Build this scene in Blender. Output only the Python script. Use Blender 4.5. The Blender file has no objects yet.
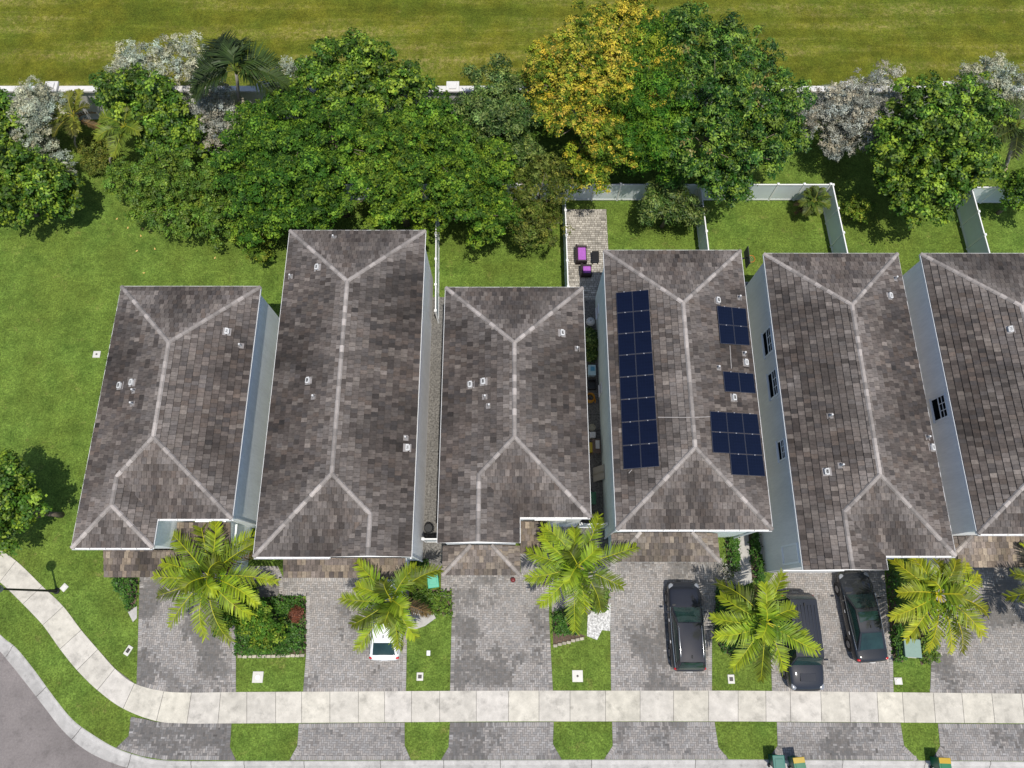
import bpy, bmesh, math, random
import numpy as np
from mathutils import Vector, Matrix, noise
R = math.radians
scene = bpy.context.scene
COL = scene.collection
rng = random.Random(7)

# ------------------------------------------------------------------ camera model (drone, ~41 m up, looking steeply down to the north)
FPX, CAM_H = 690.0, 41.0
PHI = math.atan(2134 / FPX)
SP, CP = math.sin(PHI), math.cos(PHI)
def ray(px, py):
    u = (px - 512) / FPX; v = (384 - py) / FPX
    return Vector((0, 0, CAM_H)), Vector((u, CP + v * SP, -SP + v * CP))
def at(px, py, z=0.0):
    o, d = ray(px, py); t = (z - CAM_H) / d.z
    return Vector((d.x * t, d.y * t, z))
def on_x(px, py, X):
    o, d = ray(px, py); t = X / d.x
    return o + d * t
def on_plane(px, py, p, n):
    o, d = ray(px, py); t = (p - o).dot(n) / d.dot(n)
    return o + d * t

# ------------------------------------------------------------------ object helpers
def tag(o, label=None, cat=None, group=None, kind=None):
    if label: o['label'] = label
    if cat: o['category'] = cat
    if group: o['group'] = group
    if kind: o['kind'] = kind
    return o
def thing(name, label, cat, loc=(0, 0, 0), rz=0.0, group=None):
    o = bpy.data.objects.new(name, None); COL.objects.link(o)
    o.location = loc; o.rotation_euler = (0, 0, rz); o.empty_display_size = 0.3
    return tag(o, label, cat, group)
class MB:
    """collects faces (with a colour each) for ONE mesh object"""
    def __init__(s): s.v = []; s.f = []; s.c = []; s.m = []
    def face(s, pts, col=(1, 1, 1), mi=0):
        b = len(s.v); s.v.extend([tuple(p) for p in pts]); s.f.append(tuple(range(b, b + len(pts)))); s.c.append(col); s.m.append(mi)
    def mesh(s, vs, fs, col=(1, 1, 1), mi=0):
        b = len(s.v); s.v.extend([tuple(p) for p in vs])
        for f in fs: s.f.append(tuple(b + i for i in f)); s.c.append(col); s.m.append(mi)
    def box(s, c, d, col=(1, 1, 1), rot=None, mi=0, bev=0.0):
        x, y, z = d[0] / 2, d[1] / 2, d[2] / 2; c = Vector(c)
        if bev > 0:
            bm = bmesh.new(); bmesh.ops.create_cube(bm, size=1.0)
            for v in bm.verts: v.co = Vector((v.co.x * d[0], v.co.y * d[1], v.co.z * d[2]))
            bmesh.ops.bevel(bm, geom=bm.edges[:], offset=bev, segments=2, affect='EDGES', profile=0.6)
            bm.verts.index_update()
            vs = [v.co.copy() for v in bm.verts]; fs = [[v.index for v in f.verts] for f in bm.faces]; bm.free()
        else:
            vs = [Vector(p) for p in ((-x, -y, -z), (x, -y, -z), (x, y, -z), (-x, y, -z), (-x, -y, z), (x, -y, z), (x, y, z), (-x, y, z))]
            fs = [(3, 2, 1, 0), (4, 5, 6, 7), (0, 1, 5, 4), (1, 2, 6, 5), (2, 3, 7, 6), (3, 0, 4, 7)]
        if rot is not None: vs = [rot @ v for v in vs]
        s.mesh([v + c for v in vs], fs, col, mi)
    def tube(s, pts, rad, n=8, col=(1, 1, 1), cap=True, mi=0):
        pts = [Vector(p) for p in pts]
        if not isinstance(rad, (list, tuple)): rad = [rad] * len(pts)
        vs = []; prev = None
        for i, p in enumerate(pts):
            t = (pts[min(i + 1, len(pts) - 1)] - pts[max(i - 1, 0)]).normalized()
            a = t.orthogonal().normalized() if prev is None else (prev - t * prev.dot(t)).normalized()
            prev = a; b = t.cross(a)
            for k in range(n):
                th = 2 * math.pi * k / n
                vs.append(p + (a * math.cos(th) + b * math.sin(th)) * rad[i])
        fs = []
        for i in range(len(pts) - 1):
            for k in range(n):
                k2 = (k + 1) % n
                fs.append((i * n + k, i * n + k2, (i + 1) * n + k2, (i + 1) * n + k))
        if cap:
            fs.append(tuple(range(n - 1, -1, -1))); fs.append(tuple((len(pts) - 1) * n + k for k in range(n)))
        s.mesh(vs, fs, col, mi)
    def lathe(s, prof, c, n=16, col=(1, 1, 1), mi=0):
        vs = []; fs = []
        for r, z in prof:
            for k in range(n):
                th = 2 * math.pi * k / n; vs.append(Vector((c[0] + r * math.cos(th), c[1] + r * math.sin(th), c[2] + z)))
        m = len(prof)
        for i in range(m - 1):
            for k in range(n):
                k2 = (k + 1) % n; fs.append((i * n + k, i * n + k2, (i + 1) * n + k2, (i + 1) * n + k))
        fs.append(tuple(range(n - 1, -1, -1))); fs.append(tuple((m - 1) * n + k for k in range(n)))
        s.mesh(vs, fs, col, mi)
    def torus(s, c, R0, r, axis='z', n=20, m=8, col=(1, 1, 1)):
        vs = []; fs = []
        for i in range(n):
            a = 2 * math.pi * i / n
            for j in range(m):
                b = 2 * math.pi * j / m; q = R0 + r * math.cos(b); h = r * math.sin(b)
                p = (q * math.cos(a), q * math.sin(a), h)
                if axis == 'x': p = (h, q * math.cos(a), q * math.sin(a))
                vs.append(Vector(p) + Vector(c))
        for i in range(n):
            for j in range(m):
                i2, j2 = (i + 1) % n, (j + 1) % m
                fs.append((i * m + j, i2 * m + j, i2 * m + j2, i * m + j2))
        s.mesh(vs, fs, col)
    def sphere(s, c, r, n=14, m=9, col=(1, 1, 1)):
        if not isinstance(r, (tuple, list)): r = (r, r, r)
        vs = []; fs = []
        for i in range(1, m):
            t = math.pi * i / m
            for k in range(n):
                a = 2 * math.pi * k / n
                vs.append((c[0] + r[0] * math.sin(t) * math.cos(a), c[1] + r[1] * math.sin(t) * math.sin(a), c[2] - r[2] * math.cos(t)))
        vs.append((c[0], c[1], c[2] - r[2])); vs.append((c[0], c[1], c[2] + r[2]))
        for i in range(m - 2):
            for k in range(n):
                k2 = (k + 1) % n; fs.append((i * n + k, i * n + k2, (i + 1) * n + k2, (i + 1) * n + k))
        b, t = len(vs) - 2, len(vs) - 1
        for k in range(n):
            k2 = (k + 1) % n; fs.append((b, k2, k)); fs.append((t, (m - 2) * n + k, (m - 2) * n + k2))
        s.mesh(vs, fs, col)
    def build(s, name, mats, parent=None, smooth=False, label=None):
        me = bpy.data.meshes.new(name); me.from_pydata(s.v, [], s.f); 
        if not isinstance(mats, (list, tuple)): mats = [mats]
        for m in mats: me.materials.append(m)
        if len(mats) > 1: me.polygons.foreach_set('material_index', s.m)
        ca = me.color_attributes.new('Col', 'FLOAT_COLOR', 'CORNER')
        arr = np.ones((len(me.loops), 4), np.float32)
        cols = np.array([tuple(c)[:3] for c in s.c], np.float32).reshape(-1, 3)
        cnt = np.array([len(f) for f in s.f])
        arr[:, :3] = np.repeat(cols, cnt, axis=0)
        ca.data.foreach_set('color', arr.ravel())
        if smooth: me.polygons.foreach_set('use_smooth', [True] * len(me.polygons))
        me.update()
        o = bpy.data.objects.new(name, me); COL.objects.link(o)
        if parent: o.parent = parent
        if label: o['label'] = label
        return o
def copy_tree(o, parent=None):
    c = o.copy(); COL.objects.link(c)
    if parent is not None: c.parent = parent
    for ch in list(o.children): copy_tree(ch, c)
    return c

# ------------------------------------------------------------------ materials
def nodes_of(name):
    m = bpy.data.materials.new(name); m.use_nodes = True; nt = m.node_tree
    return m, nt, nt.nodes['Principled BSDF']
def N(nt, typ, **kw):
    n = nt.nodes.new(typ)
    for k, v in kw.items(): setattr(n, k, v)
    return n
def math_node(nt, op, a, b=None):
    n = N(nt, 'ShaderNodeMath', operation=op)
    for i, x in enumerate((a, b)):
        if x is None: continue
        if isinstance(x, (int, float)): n.inputs[i].default_value = x
        else: nt.links.new(x, n.inputs[i])
    return n.outputs[0]
def noise_node(nt, vec, scale, detail=4, rough=0.6):
    n = N(nt, 'ShaderNodeTexNoise'); n.inputs['Scale'].default_value = scale; n.inputs['Detail'].default_value = detail; n.inputs['Roughness'].default_value = rough
    nt.links.new(vec, n.inputs['Vector']); return n.outputs['Fac']
def mapr(nt, x, a, b, c, d):
    n = N(nt, 'ShaderNodeMapRange'); nt.links.new(x, n.inputs[0])
    for i, v in enumerate((a, b, c, d)): n.inputs[i + 1].default_value = v
    return n.outputs[0]
def mixc(nt, fac, a, b, typ='MIX'):
    n = N(nt, 'ShaderNodeMix', data_type='RGBA', blend_type=typ)
    for sock, x in ((n.inputs[0], fac), (n.inputs[6], a), (n.inputs[7], b)):
        if isinstance(x, (int, float)): sock.default_value = x
        elif isinstance(x, tuple): sock.default_value = (*x[:3], 1)
        else: nt.links.new(x, sock)
    return n.outputs[2]
def mat_col(name, col=None, rough=0.7, nscale=6.0, namt=0.2, big=0.5, bamt=0.15, bump=0.0, bscale=20, metal=0.0, spec=0.3, coat=0.0, stretch=None, fine=0.0, stain=0.0):
    """colour (plain, or the mesh's own per-face colour) with two sizes of mottling and a little bump"""
    m, nt, bs = nodes_of(name)
    tc = N(nt, 'ShaderNodeTexCoord'); vec = tc.outputs['Object']
    if stretch:
        mp = N(nt, 'ShaderNodeMapping'); mp.inputs['Scale'].default_value = stretch; nt.links.new(vec, mp.inputs[0]); vec = mp.outputs[0]
    if col is None:
        at_ = N(nt, 'ShaderNodeVertexColor', layer_name='Col'); base = at_.outputs[0]
    else:
        rgb = N(nt, 'ShaderNodeRGB'); rgb.outputs[0].default_value = (*col, 1); base = rgb.outputs[0]
    f = mapr(nt, noise_node(nt, vec, nscale), 0.25, 0.75, 1 - namt, 1 + namt)
    g = mapr(nt, noise_node(nt, vec, big, 3), 0.25, 0.75, 1 - bamt, 1 + bamt)
    k = math_node(nt, 'MULTIPLY', f, g)
    if fine: k = math_node(nt, 'MULTIPLY', k, mapr(nt, noise_node(nt, vec, 35, 2), 0.3, 0.7, 1 - fine, 1 + fine))
    if stain:
        k = math_node(nt, 'MULTIPLY', k, mapr(nt, noise_node(nt, vec, 1.3, 9, .72), .52, .66, 1, 1 - stain))
        v = N(nt, 'ShaderNodeTexVoronoi'); v.inputs['Scale'].default_value = .9; nt.links.new(vec, v.inputs['Vector']); k = math_node(nt, 'MULTIPLY', k, mapr(nt, v.outputs['Distance'], .03, .12, 1 - stain * .9, 1))
    cmb = N(nt, 'ShaderNodeCombineColor')
    for i in range(3): nt.links.new(k, cmb.inputs[i])
    nt.links.new(mixc(nt, 1.0, base, cmb.outputs[0], 'MULTIPLY'), bs.inputs['Base Color'])
    bs.inputs['Roughness'].default_value = rough; bs.inputs['Metallic'].default_value = metal
    bs.inputs['Specular IOR Level'].default_value = spec; bs.inputs['Coat Weight'].default_value = coat; bs.inputs['Coat Roughness'].default_value = 0.04
    if bump:
        b = N(nt, 'ShaderNodeBump'); b.inputs['Strength'].default_value = bump; b.inputs['Distance'].default_value = 0.03
        nt.links.new(noise_node(nt, vec, bscale), b.inputs['Height']); nt.links.new(b.outputs[0], bs.inputs['Normal'])
    return m
def mat_leaf(name, rough=0.45, trans=0.3, spec=0.35):
    m, nt, bs = nodes_of(name)
    a = N(nt, 'ShaderNodeVertexColor', layer_name='Col')
    nt.links.new(a.outputs[0], bs.inputs['Base Color']); bs.inputs['Roughness'].default_value = rough; bs.inputs['Specular IOR Level'].default_value = spec
    tr = N(nt, 'ShaderNodeBsdfTranslucent'); nt.links.new(mixc(nt, 1.0, a.outputs[0], (1.3, 1.25, 0.5), 'MULTIPLY'), tr.inputs[0])
    mx = N(nt, 'ShaderNodeMixShader'); mx.inputs[0].default_value = trans
    nt.links.new(bs.outputs[0], mx.inputs[1]); nt.links.new(tr.outputs[0], mx.inputs[2])
    nt.links.new(mx.outputs[0], nt.nodes['Material Output'].inputs[0])
    return m
def mat_grass(name, c1, c2, c3, dry, dry_lo=0.62, streak=None, grain=1.0):
    m, nt, bs = nodes_of(name)
    tc = N(nt, 'ShaderNodeTexCoord'); vec = tc.outputs['Object']
    n1 = noise_node(nt, vec, 0.22, 5, 0.65); n2 = noise_node(nt, vec, 1.1, 6, 0.72); n4 = noise_node(nt, vec, 0.9, 10, 0.8)
    g1 = noise_node(nt, vec, 4.5, 4, 0.75); g2 = noise_node(nt, vec, 11, 2, 0.7)
    a = mixc(nt, mapr(nt, n2, 0.38, 0.62, 0, 1), c1, c2)
    a = mixc(nt, mapr(nt, n1, 0.38, 0.62, 0, 0.9), a, c3)
    a = mixc(nt, mapr(nt, n4, dry_lo - .03, dry_lo + 0.10, 0, 0.7), a, dry)
    if streak:
        mp = N(nt, 'ShaderNodeMapping'); mp.inputs['Scale'].default_value = streak; nt.links.new(vec, mp.inputs[0])
        ns = noise_node(nt, mp.outputs[0], 1.0, 5, 0.65); fl = noise_node(nt, vec, 2.6, 5, 0.8)
        st = math_node(nt, 'MULTIPLY', mapr(nt, ns, 0.48, 0.70, 0, 1), mapr(nt, fl, 0.44, 0.62, 0, 1))
        a = mixc(nt, st, a, dry)
    k = math_node(nt, 'MULTIPLY', mapr(nt, g1, 0.32, 0.68, 1 - .30 * grain, 1 + .30 * grain), mapr(nt, g2, 0.3, 0.7, 1 - .45 * grain, 1 + .45 * grain))
    k = math_node(nt, 'MULTIPLY', k, mapr(nt, noise_node(nt, vec, .55, 5, .7), .36, .64, .84, 1.16))
    if streak: k = math_node(nt, 'MULTIPLY', k, mapr(nt, ns, .36, .62, .80, 1.15))
    cmb = N(nt, 'ShaderNodeCombineColor')
    for i in range(3): nt.links.new(k, cmb.inputs[i])
    nt.links.new(mixc(nt, 1.0, a, cmb.outputs[0], 'MULTIPLY'), bs.inputs['Base Color'])
    bs.inputs['Roughness'].default_value = 0.9; bs.inputs['Specular IOR Level'].default_value = 0.1
    b = N(nt, 'ShaderNodeBump'); b.inputs['Strength'].default_value = 0.8; b.inputs['Distance'].default_value = 0.08
    nt.links.new(noise_node(nt, vec, 7, 5, 0.7), b.inputs['Height']); nt.links.new(b.outputs[0], bs.inputs['Normal'])
    return m

M = {}
M['lawn'] = mat_grass('lawn_grass', (.078, .134, .021), (.122, .188, .032), (.108, .152, .024), (.225, .205, .065), 0.60)
M['field'] = mat_grass('field_grass', (.104, .110, .010), (.138, .138, .014), (.088, .116, .012), (.25, .20, .075), 0.61, streak=(0.06, 0.55, 1), grain=.9)
M['asphalt'] = mat_col('asphalt', (.195, .172, .163), 0.9, 9, .16, .25, .24, .3, 60, fine=.14, stain=.22)
M['concrete'] = mat_col('sidewalk_concrete', None, 0.85, 2.2, .16, .7, .12, .15, 50, fine=.10, stain=.28)
M['paver'] = mat_col('paver', None, 0.85, 12, .12, .6, .10, .1, 60)
M['tile'] = mat_col('roof_tile', None, 0.8, 7, .30, .55, .16, .3, 30, stretch=(1, 1, 1), fine=.16)
M['cap'] = mat_col('ridge_tile', None, 0.85, 8, .14, .8, .1, .2, 30)
M['white'] = mat_col('white_paint', (.78, .78, .77), 0.5, 3, .04, .5, .05)
M['vinyl'] = mat_col('white_vinyl', (.66, .71, .73), 0.4, 2, .03, .6, .06)
M['perim'] = mat_col('white_masonry', (.60, .585, .565), 0.8, 5, .08, .4, .1, .15, 40)
M['glass'] = mat_col('dark_glass', (.006, .008, .010), 0.4, 1, .1, 1, .1, spec=0.0)
M['bark'] = mat_col('bark', (.16, .125, .095), 0.9, 8, .3, 1, .2, .5, 25)
M['palmbark'] = mat_col('palm_bark', (.30, .27, .23), 0.9, 8, .25, 1, .15, .5, 12)
M['leaf'] = mat_leaf('leaf', .6, .14, .18)
M['gloss'] = mat_leaf('glossy_leaf', .5, .12, .25)
M['frond'] = mat_leaf('frond_leaf', .5, .25, .25)
M['silver'] = mat_leaf('silver_leaf', .7, .15, .2)
M['mulch'] = mat_col('mulch', (.10, .07, .05), 0.95, 9, .5, 1, .3, .6, 18)
M['stone'] = mat_col('edging_stone', None, 0.9, 9, .25, 1, .1, .4, 20)
M['plain'] = mat_col('painted', None, 0.5, 8, .06, 1, .05)
M['plastic'] = mat_col('plastic', None, 0.35, 8, .05, 1, .05, spec=.5)
M['cushion'] = mat_col('cushion_fabric', (.36, .11, .44), 0.9, 14, .12, 2, .1, .3, 40)
M['black'] = mat_col('black_metal', (.012, .012, .013), 0.5, 10, .1, 1, .1)
M['tyre'] = mat_col('tyre_rubber', (.018, .018, .018), 0.85, 20, .2, 2, .1)
M['rim'] = mat_col('alloy', (.30, .30, .31), 0.35, 10, .05, 1, .05, metal=.8)
M['chrome'] = mat_col('chrome_trim', (.55, .55, .56), 0.25, 10, .05, 1, .05, metal=.9)
M['trim'] = mat_col('black_trim', (.02, .02, .021), 0.55, 10, .1, 1, .1)
M['carglass'] = mat_col('car_glass', (.012, .032, .028), 0.05, 1.6, .35, 1, .2, spec=.7)
M['redlens'] = mat_col('red_lens', (.45, .012, .015), 0.15, 10, .1, 1, .1, spec=.6)
M['lens'] = mat_col('clear_lens', (.22, .23, .25), 0.15, 10, .1, 1, .1, spec=.5)
def paint(name, c): return mat_col(name, c, 0.55, 30, .04, 1.5, .05, spec=.15, coat=1.0)
def mat_panel():
    m, nt, bs = nodes_of('solar_cells')
    tc = N(nt, 'ShaderNodeTexCoord'); sx = N(nt, 'ShaderNodeSeparateXYZ'); nt.links.new(tc.outputs['UV'], sx.inputs[0])
    def line(s, n, w):
        fr = math_node(nt, 'FRACT', math_node(nt, 'MULTIPLY', s, n)); return math_node(nt, 'LESS_THAN', fr, w)
    l = math_node(nt, 'MAXIMUM', line(sx.outputs[0], 6, .035), line(sx.outputs[1], 6, .035))
    a = mixc(nt, noise_node(nt, tc.outputs['Object'], 1.2, 2), (.0025, .004, .013), (.004, .007, .022))
    nt.links.new(mixc(nt, l, a, (.007, .011, .030)), bs.inputs['Base Color'])
    bs.inputs['Roughness'].default_value = .15; bs.inputs['Specular IOR Level'].default_value = .26
    return m
M['cells'] = mat_panel()

# ------------------------------------------------------------------ setting: ground, field, road, kerb, sidewalk
def sheet(name, pts, z, m, kind='structure'):
    mb = MB(); mb.face([(p[0], p[1], z) for p in pts]); o = mb.build(name, m)
    if o.data.polygons[0].normal.z < 0: o.data.flip_normals()
    return tag(o, kind=kind)
sheet('terrain', [(-1500, -1500), (1500, -1500), (1500, 1500), (-1500, 1500)], -0.40, M['lawn'])
sheet('road', [(-90, -17), (90, -17), (90, 14), (-90, 14)], -0.12, M['asphalt'])
sheet('verge', [(-400, -400), (400, -400), (400, -17), (-400, -17)], -0.05, M['lawn'])
sheet('field', [(-400, 33.45), (400, 33.45), (400, 500), (-400, 500)], 0.004, M['field'])
curb_px = [((-140, 500), (-148, 516)), ((-85, 549), (-92, 566)), ((-40, 594), (-48, 611)), ((0, 634.5), (-5, 648)), ((16.3, 648), (6, 660)), ((35, 671), (23, 681)), ((54, 697), (43, 707)), ((73, 720), (62, 731)),
           ((95, 736), (84, 750)), ((116.5, 748.3), (109, 762.5)), ((141, 756.5), (137, 771)), ((163, 760.3), (161, 775.5)), ((200, 761), (199, 776)), ((260, 761), (260, 776)), ((380, 760.5), (380, 775.5)),
           ((500, 760), (500, 775)), ((740, 759.5), (740, 774.5)), ((900, 760.5), (900, 775.5)), ((1024, 761.5), (1024, 776.5)), ((1300, 764), (1300, 779)), ((1700, 768), (1700, 783))]
def smooth(P, n=5):
    """Catmull-Rom through the points"""
    out = []
    for i in range(len(P) - 1):
        p0, p1, p2, p3 = P[max(i - 1, 0)], P[i], P[i + 1], P[min(i + 2, len(P) - 1)]
        for k in range(n):
            t = k / n; out.append(.5 * ((2 * p1) + (p2 - p0) * t + (2 * p0 - 5 * p1 + 4 * p2 - p3) * t * t + (3 * p1 - p0 - 3 * p2 + p3) * t ** 3))
    return out + [P[-1]]
cin = smooth([at(*a) for a, b in curb_px]); cout = smooth([at(*b) for a, b in curb_px])
sheet('lawn', [(p.x, p.y) for p in cin] + [(200, -9), (400, -9), (400, 33.44), (-400, 33.44), (-400, 0.0), (-60, 9)], 0.0, M['lawn'])
def resample(A, B, step):
    out = [(A[0], B[0])]; acc = 0
    for i in range(len(A) - 1):
        L = ((A[i + 1] + B[i + 1]) / 2 - (A[i] + B[i]) / 2).length; n = max(1, round(L / step))
        for k in range(1, n + 1):
            t = k / n; out.append((A[i].lerp(A[i + 1], t), B[i].lerp(B[i + 1], t)))
    return out
mb = MB(); pr = [(0, .0), (.06, .022), (.22, .02), (.34, -.045), (.75, -.095), (1.0, -.085), (1.0, -.14)]
cp = list(zip(cin, cout)); run = 0.0
for i in range(len(cp) - 1):
    (a0, b0), (a1, b1) = cp[i], cp[i + 1]
    run += (a1 - a0).length; joint = run > 3.0
    if joint: run = 0.0; br = .45 * rng.uniform(.95, 1.05)
    if i == 0: br = .45
    for j in range(len(pr) - 1):
        (t0, z0), (t1, z1) = pr[j], pr[j + 1]
        c = br * (1.0 if j < 3 else 0.86)
        e = joint and j < 5
        A, B = a0.lerp(b0, t0), a0.lerp(b0, t1); C, D = a1.lerp(b1, t1), a1.lerp(b1, t0)
        if e:
            tj = .035 / max(.05, (a1 - a0).length); A2, B2 = A.lerp(D, tj), B.lerp(C, tj)
            mb.face([(A.x, A.y, z0), (A2.x, A2.y, z0), (B2.x, B2.y, z1), (B.x, B.y, z1)][::-1], (.12, .11, .10)); A, B = A2, B2
        mb.face([(A.x, A.y, z0), (B.x, B.y, z1), (C.x, C.y, z1), (D.x, D.y, z0)], (c, c * .955, c * .90))
tag(mb.build('kerb', M['concrete']), kind='structure')
# sidewalk, one slab per joint pair
sw = [((-135, 466), (-148, 492)), ((-105, 486), (-118, 511)), ((-75, 505), (-88, 530)), ((-40, 524), (-55, 548)), ((-10, 543), (-27, 566)), ((16.4, 561), (0, 582)), ((42.4, 586), (23, 604)), ((63.5, 606.5), (43, 625)), ((81.3, 630), (60.2, 649)),
      ((98, 649.4), (77.2, 670)), ((115, 668.5), (97.6, 690)), ((134.7, 683.5), (123.3, 708.5)), ((164, 691.2), (156.6, 721)), ((191.6, 692.6), (187, 723.4)), ((220.9, 692.2), (218, 723.4))]
xt = [247, 275.8, 301.8, 330, 358.4, 384.7, 411.5, 439.7, 476.3, 508.5, 539, 570, 605.5, 640, 673.5, 708.5, 738, 765.6, 790, 820.5, 849, 876.7, 902, 933, 961.4, 991.4, 1021, 1051, 1081, 1112, 1142, 1172, 1203, 1233]
def lin(x, t): 
    for (x0, y0), (x1, y1) in zip(t, t[1:]):
        if x <= x1: return y0 + (y1 - y0) * (x - x0) / (x1 - x0)
    return t[-1][1]
for x in xt:
    sw.append(((x, lin(x, [(240, 692), (500, 690.6), (740, 690.6), (1024, 693.6), (1300, 697)])), (x + max(0, (x - 740) * .013), lin(x, [(240, 723.3), (500, 721.3), (740, 721.3), (1024, 723.3), (1300, 726)]))))
mb = MB()
for i in range(len(sw) - 1):
    a0, b0, a1, b1 = at(*sw[i][0]), at(*sw[i][1]), at(*sw[i + 1][0]), at(*sw[i + 1][1])
    q = [a0, b0, b1, a1]; g = .013 / max(.3, (a1 - a0).length)
    q = [a0.lerp(a1, g), b0.lerp(b1, g), b1.lerp(b0, g), a1.lerp(a0, g)]
    k = rng.uniform(.93, 1.05) * .50; wm = rng.uniform(.88, .96)
    if i < 15:   # the bend: curved slab edges
        def cr(S, t):
            P4 = [at(*sw[max(0, min(len(sw) - 1, i + d_))][S]) for d_ in (-1, 0, 1, 2)]; p0, p1, p2, p3 = P4
            return .5 * ((2 * p1) + (p2 - p0) * t + (2 * p0 - 5 * p1 + 4 * p2 - p3) * t * t + (3 * p1 - p0 - 3 * p2 + p3) * t ** 3)
        ts = [g + (1 - 2 * g) * u / 5 for u in range(6)]; q = [cr(0, t) for t in ts] + [cr(1, t) for t in reversed(ts)]
        q = q[:6] + q[6:]; q.reverse()
    mb.face([Vector((p.x, p.y, .024)) for p in q], (k * 1.02, k * (.93 + .02 * wm), k * wm * .89))
    for u in range(len(q)):
        p, r = q[u], q[(u + 1) % len(q)]
        mb.face([(p.x, p.y, .0), (r.x, r.y, .0), (r.x, r.y, .024), (p.x, p.y, .024)], (.2, .19, .18))
    mb.face([(p.x, p.y, .012) for p in (a0, b0, b1, a1)], (.16, .15, .135))
tag(mb.build('sidewalk', M['concrete']), kind='structure')

# driveways: real herringbone pavers with a soldier course
def inside(p, poly):
    r = False; n = len(poly)
    for i in range(n):
        a, b = poly[i], poly[(i + 1) % n]
        if (a[1] > p[1]) != (b[1] > p[1]) and p[0] < (b[0] - a[0]) * (p[1] - a[1]) / (b[1] - a[1]) + a[0]: r = not r
    return r
def edge_dist(p, poly):
    d = 9e9; n = len(poly); p = Vector((p[0], p[1]))
    for i in range(n):
        a, b = Vector(poly[i]), Vector(poly[(i + 1) % n]); ab = b - a
        t = max(0, min(1, (p - a).dot(ab) / max(ab.length_squared, 1e-9))); d = min(d, (a + ab * t - p).length)
    return d
def stain(x, y, off, seed):
    n = noise.noise((x * .32 + seed * 7.1, y * .42 + seed * 3.3, 0)) * .8 + noise.noise((x * 1.1 + seed, y * 1.1, 4)) * .42 + noise.noise((x * 3.2, y * 3.2 + seed, 9)) * .32
    return n + off
def driveway(name, pxs, seed, base=(.275, .255, .238), dark=0.0, wet=None):
    poly = [(p.x, p.y) for p in (at(*q) for q in pxs)]
    area = sum(poly[i][0] * poly[(i + 1) % len(poly)][1] - poly[(i + 1) % len(poly)][0] * poly[i][1] for i in range(len(poly)))
    if area < 0: poly = poly[::-1]
    mb = MB(); mb.face([(x, y, .006) for x, y in poly], (.12, .112, .106))
    r = random.Random(seed); L = .112; g = .009; D = .21
    def brick(cs, cx, cy, light=1.0, z=.0105):
        s = stain(cx, cy, dark, seed)
        if wet:
            for (wx, wy, wr, ang, asp) in wet:
                w = at(wx, wy); dx, dy = cx - w.x, cy - w.y; ca, sa = math.cos(ang), math.sin(ang)
                e = math.hypot((dx * ca + dy * sa) / asp, -dx * sa + dy * ca) / wr
                s += max(0, 1.15 - e) * .75
        k = r.gauss(1, .11) * light
        f = 1.0 - .47 * max(0, min(1, (s - .12 + r.gauss(0, .12)) / .30))
        if s < -.25: f *= 1.10
        t = r.uniform(-.03, .03)
        mb.face([(x, y, z) for x, y in cs], (base[0] * k * f * (1 + t), base[1] * k * f, base[2] * k * f * (1 - t)))
    xs = [p[0] for p in poly]; ys = [p[1] for p in poly]
    for i in range(int(min(xs) / L) - 2, int(max(xs) / L) + 3):
        for j in range(int(min(ys) / L) - 2, int(max(ys) / L) + 3):
            s = (i - j) % 4
            if s == 0: x0, y0, x1, y1 = i * L, j * L, (i + 2) * L, (j + 1) * L
            elif s == 3: x0, y0, x1, y1 = i * L, j * L, (i + 1) * L, (j + 2) * L
            else: continue
            c = ((x0 + x1) / 2, (y0 + y1) / 2)
            if inside(c, poly) and edge_dist(c, poly) > .13:
                brick([(x0 + g, y0 + g), (x1 - g, y0 + g), (x1 - g, y1 - g), (x0 + g, y1 - g)], *c)
    n = len(poly)
    for i in range(n):
        a, b = Vector(poly[i]), Vector(poly[(i + 1) % n]); d = b - a; le = d.length; d.normalize(); nn = Vector((-d.y, d.x)); m = max(1, int(le / L))
        for k in range(m):
            p = a + d * (le * k / m + g); q = a + d * (le * (k + 1) / m - g)
            cs = [p + nn * .01, q + nn * .01, q + nn * D, p + nn * D]; c = (p + q) / 2 + nn * .1
            if inside(tuple((p + q) / 2 + nn * D * .8), poly) and (inside(tuple(cs[2]), poly) or inside(tuple(cs[3]), poly)): brick([tuple(v) for v in cs], c.x, c.y, 1.08, .0148 + .0025 * (i % 2) + (.0012 if i == n - 1 and n % 2 else 0))
    return tag(mb.build(name, M['paver']), kind='structure')
UP = [
    [(140, 566), (236, 566), (278, 566), (283, 577), (278, 596), (236, 601), (236, 693), (190, 693.2), (164, 692), (136.5, 685), (138, 640)],
    [(279, 577), (410, 577), (407, 640), (406, 692.2), (303, 692.5), (306, 655), (306, 596), (279, 596)],
    [(441, 573), (549, 573), (549, 617), (553, 691.5), (450, 691.8), (452, 600), (441, 597)],
    [(612, 558), (722, 558), (726, 600), (712, 640), (712, 691.6), (611, 691.6), (610, 600)],
    [(778, 568), (884, 568), (893, 660), (893.6, 693), (772, 692), (770, 640), (762, 590)],
    [(929, 562), (1070, 562), (1075, 695), (930, 693.4), (931, 665), (925, 600)]]
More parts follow.
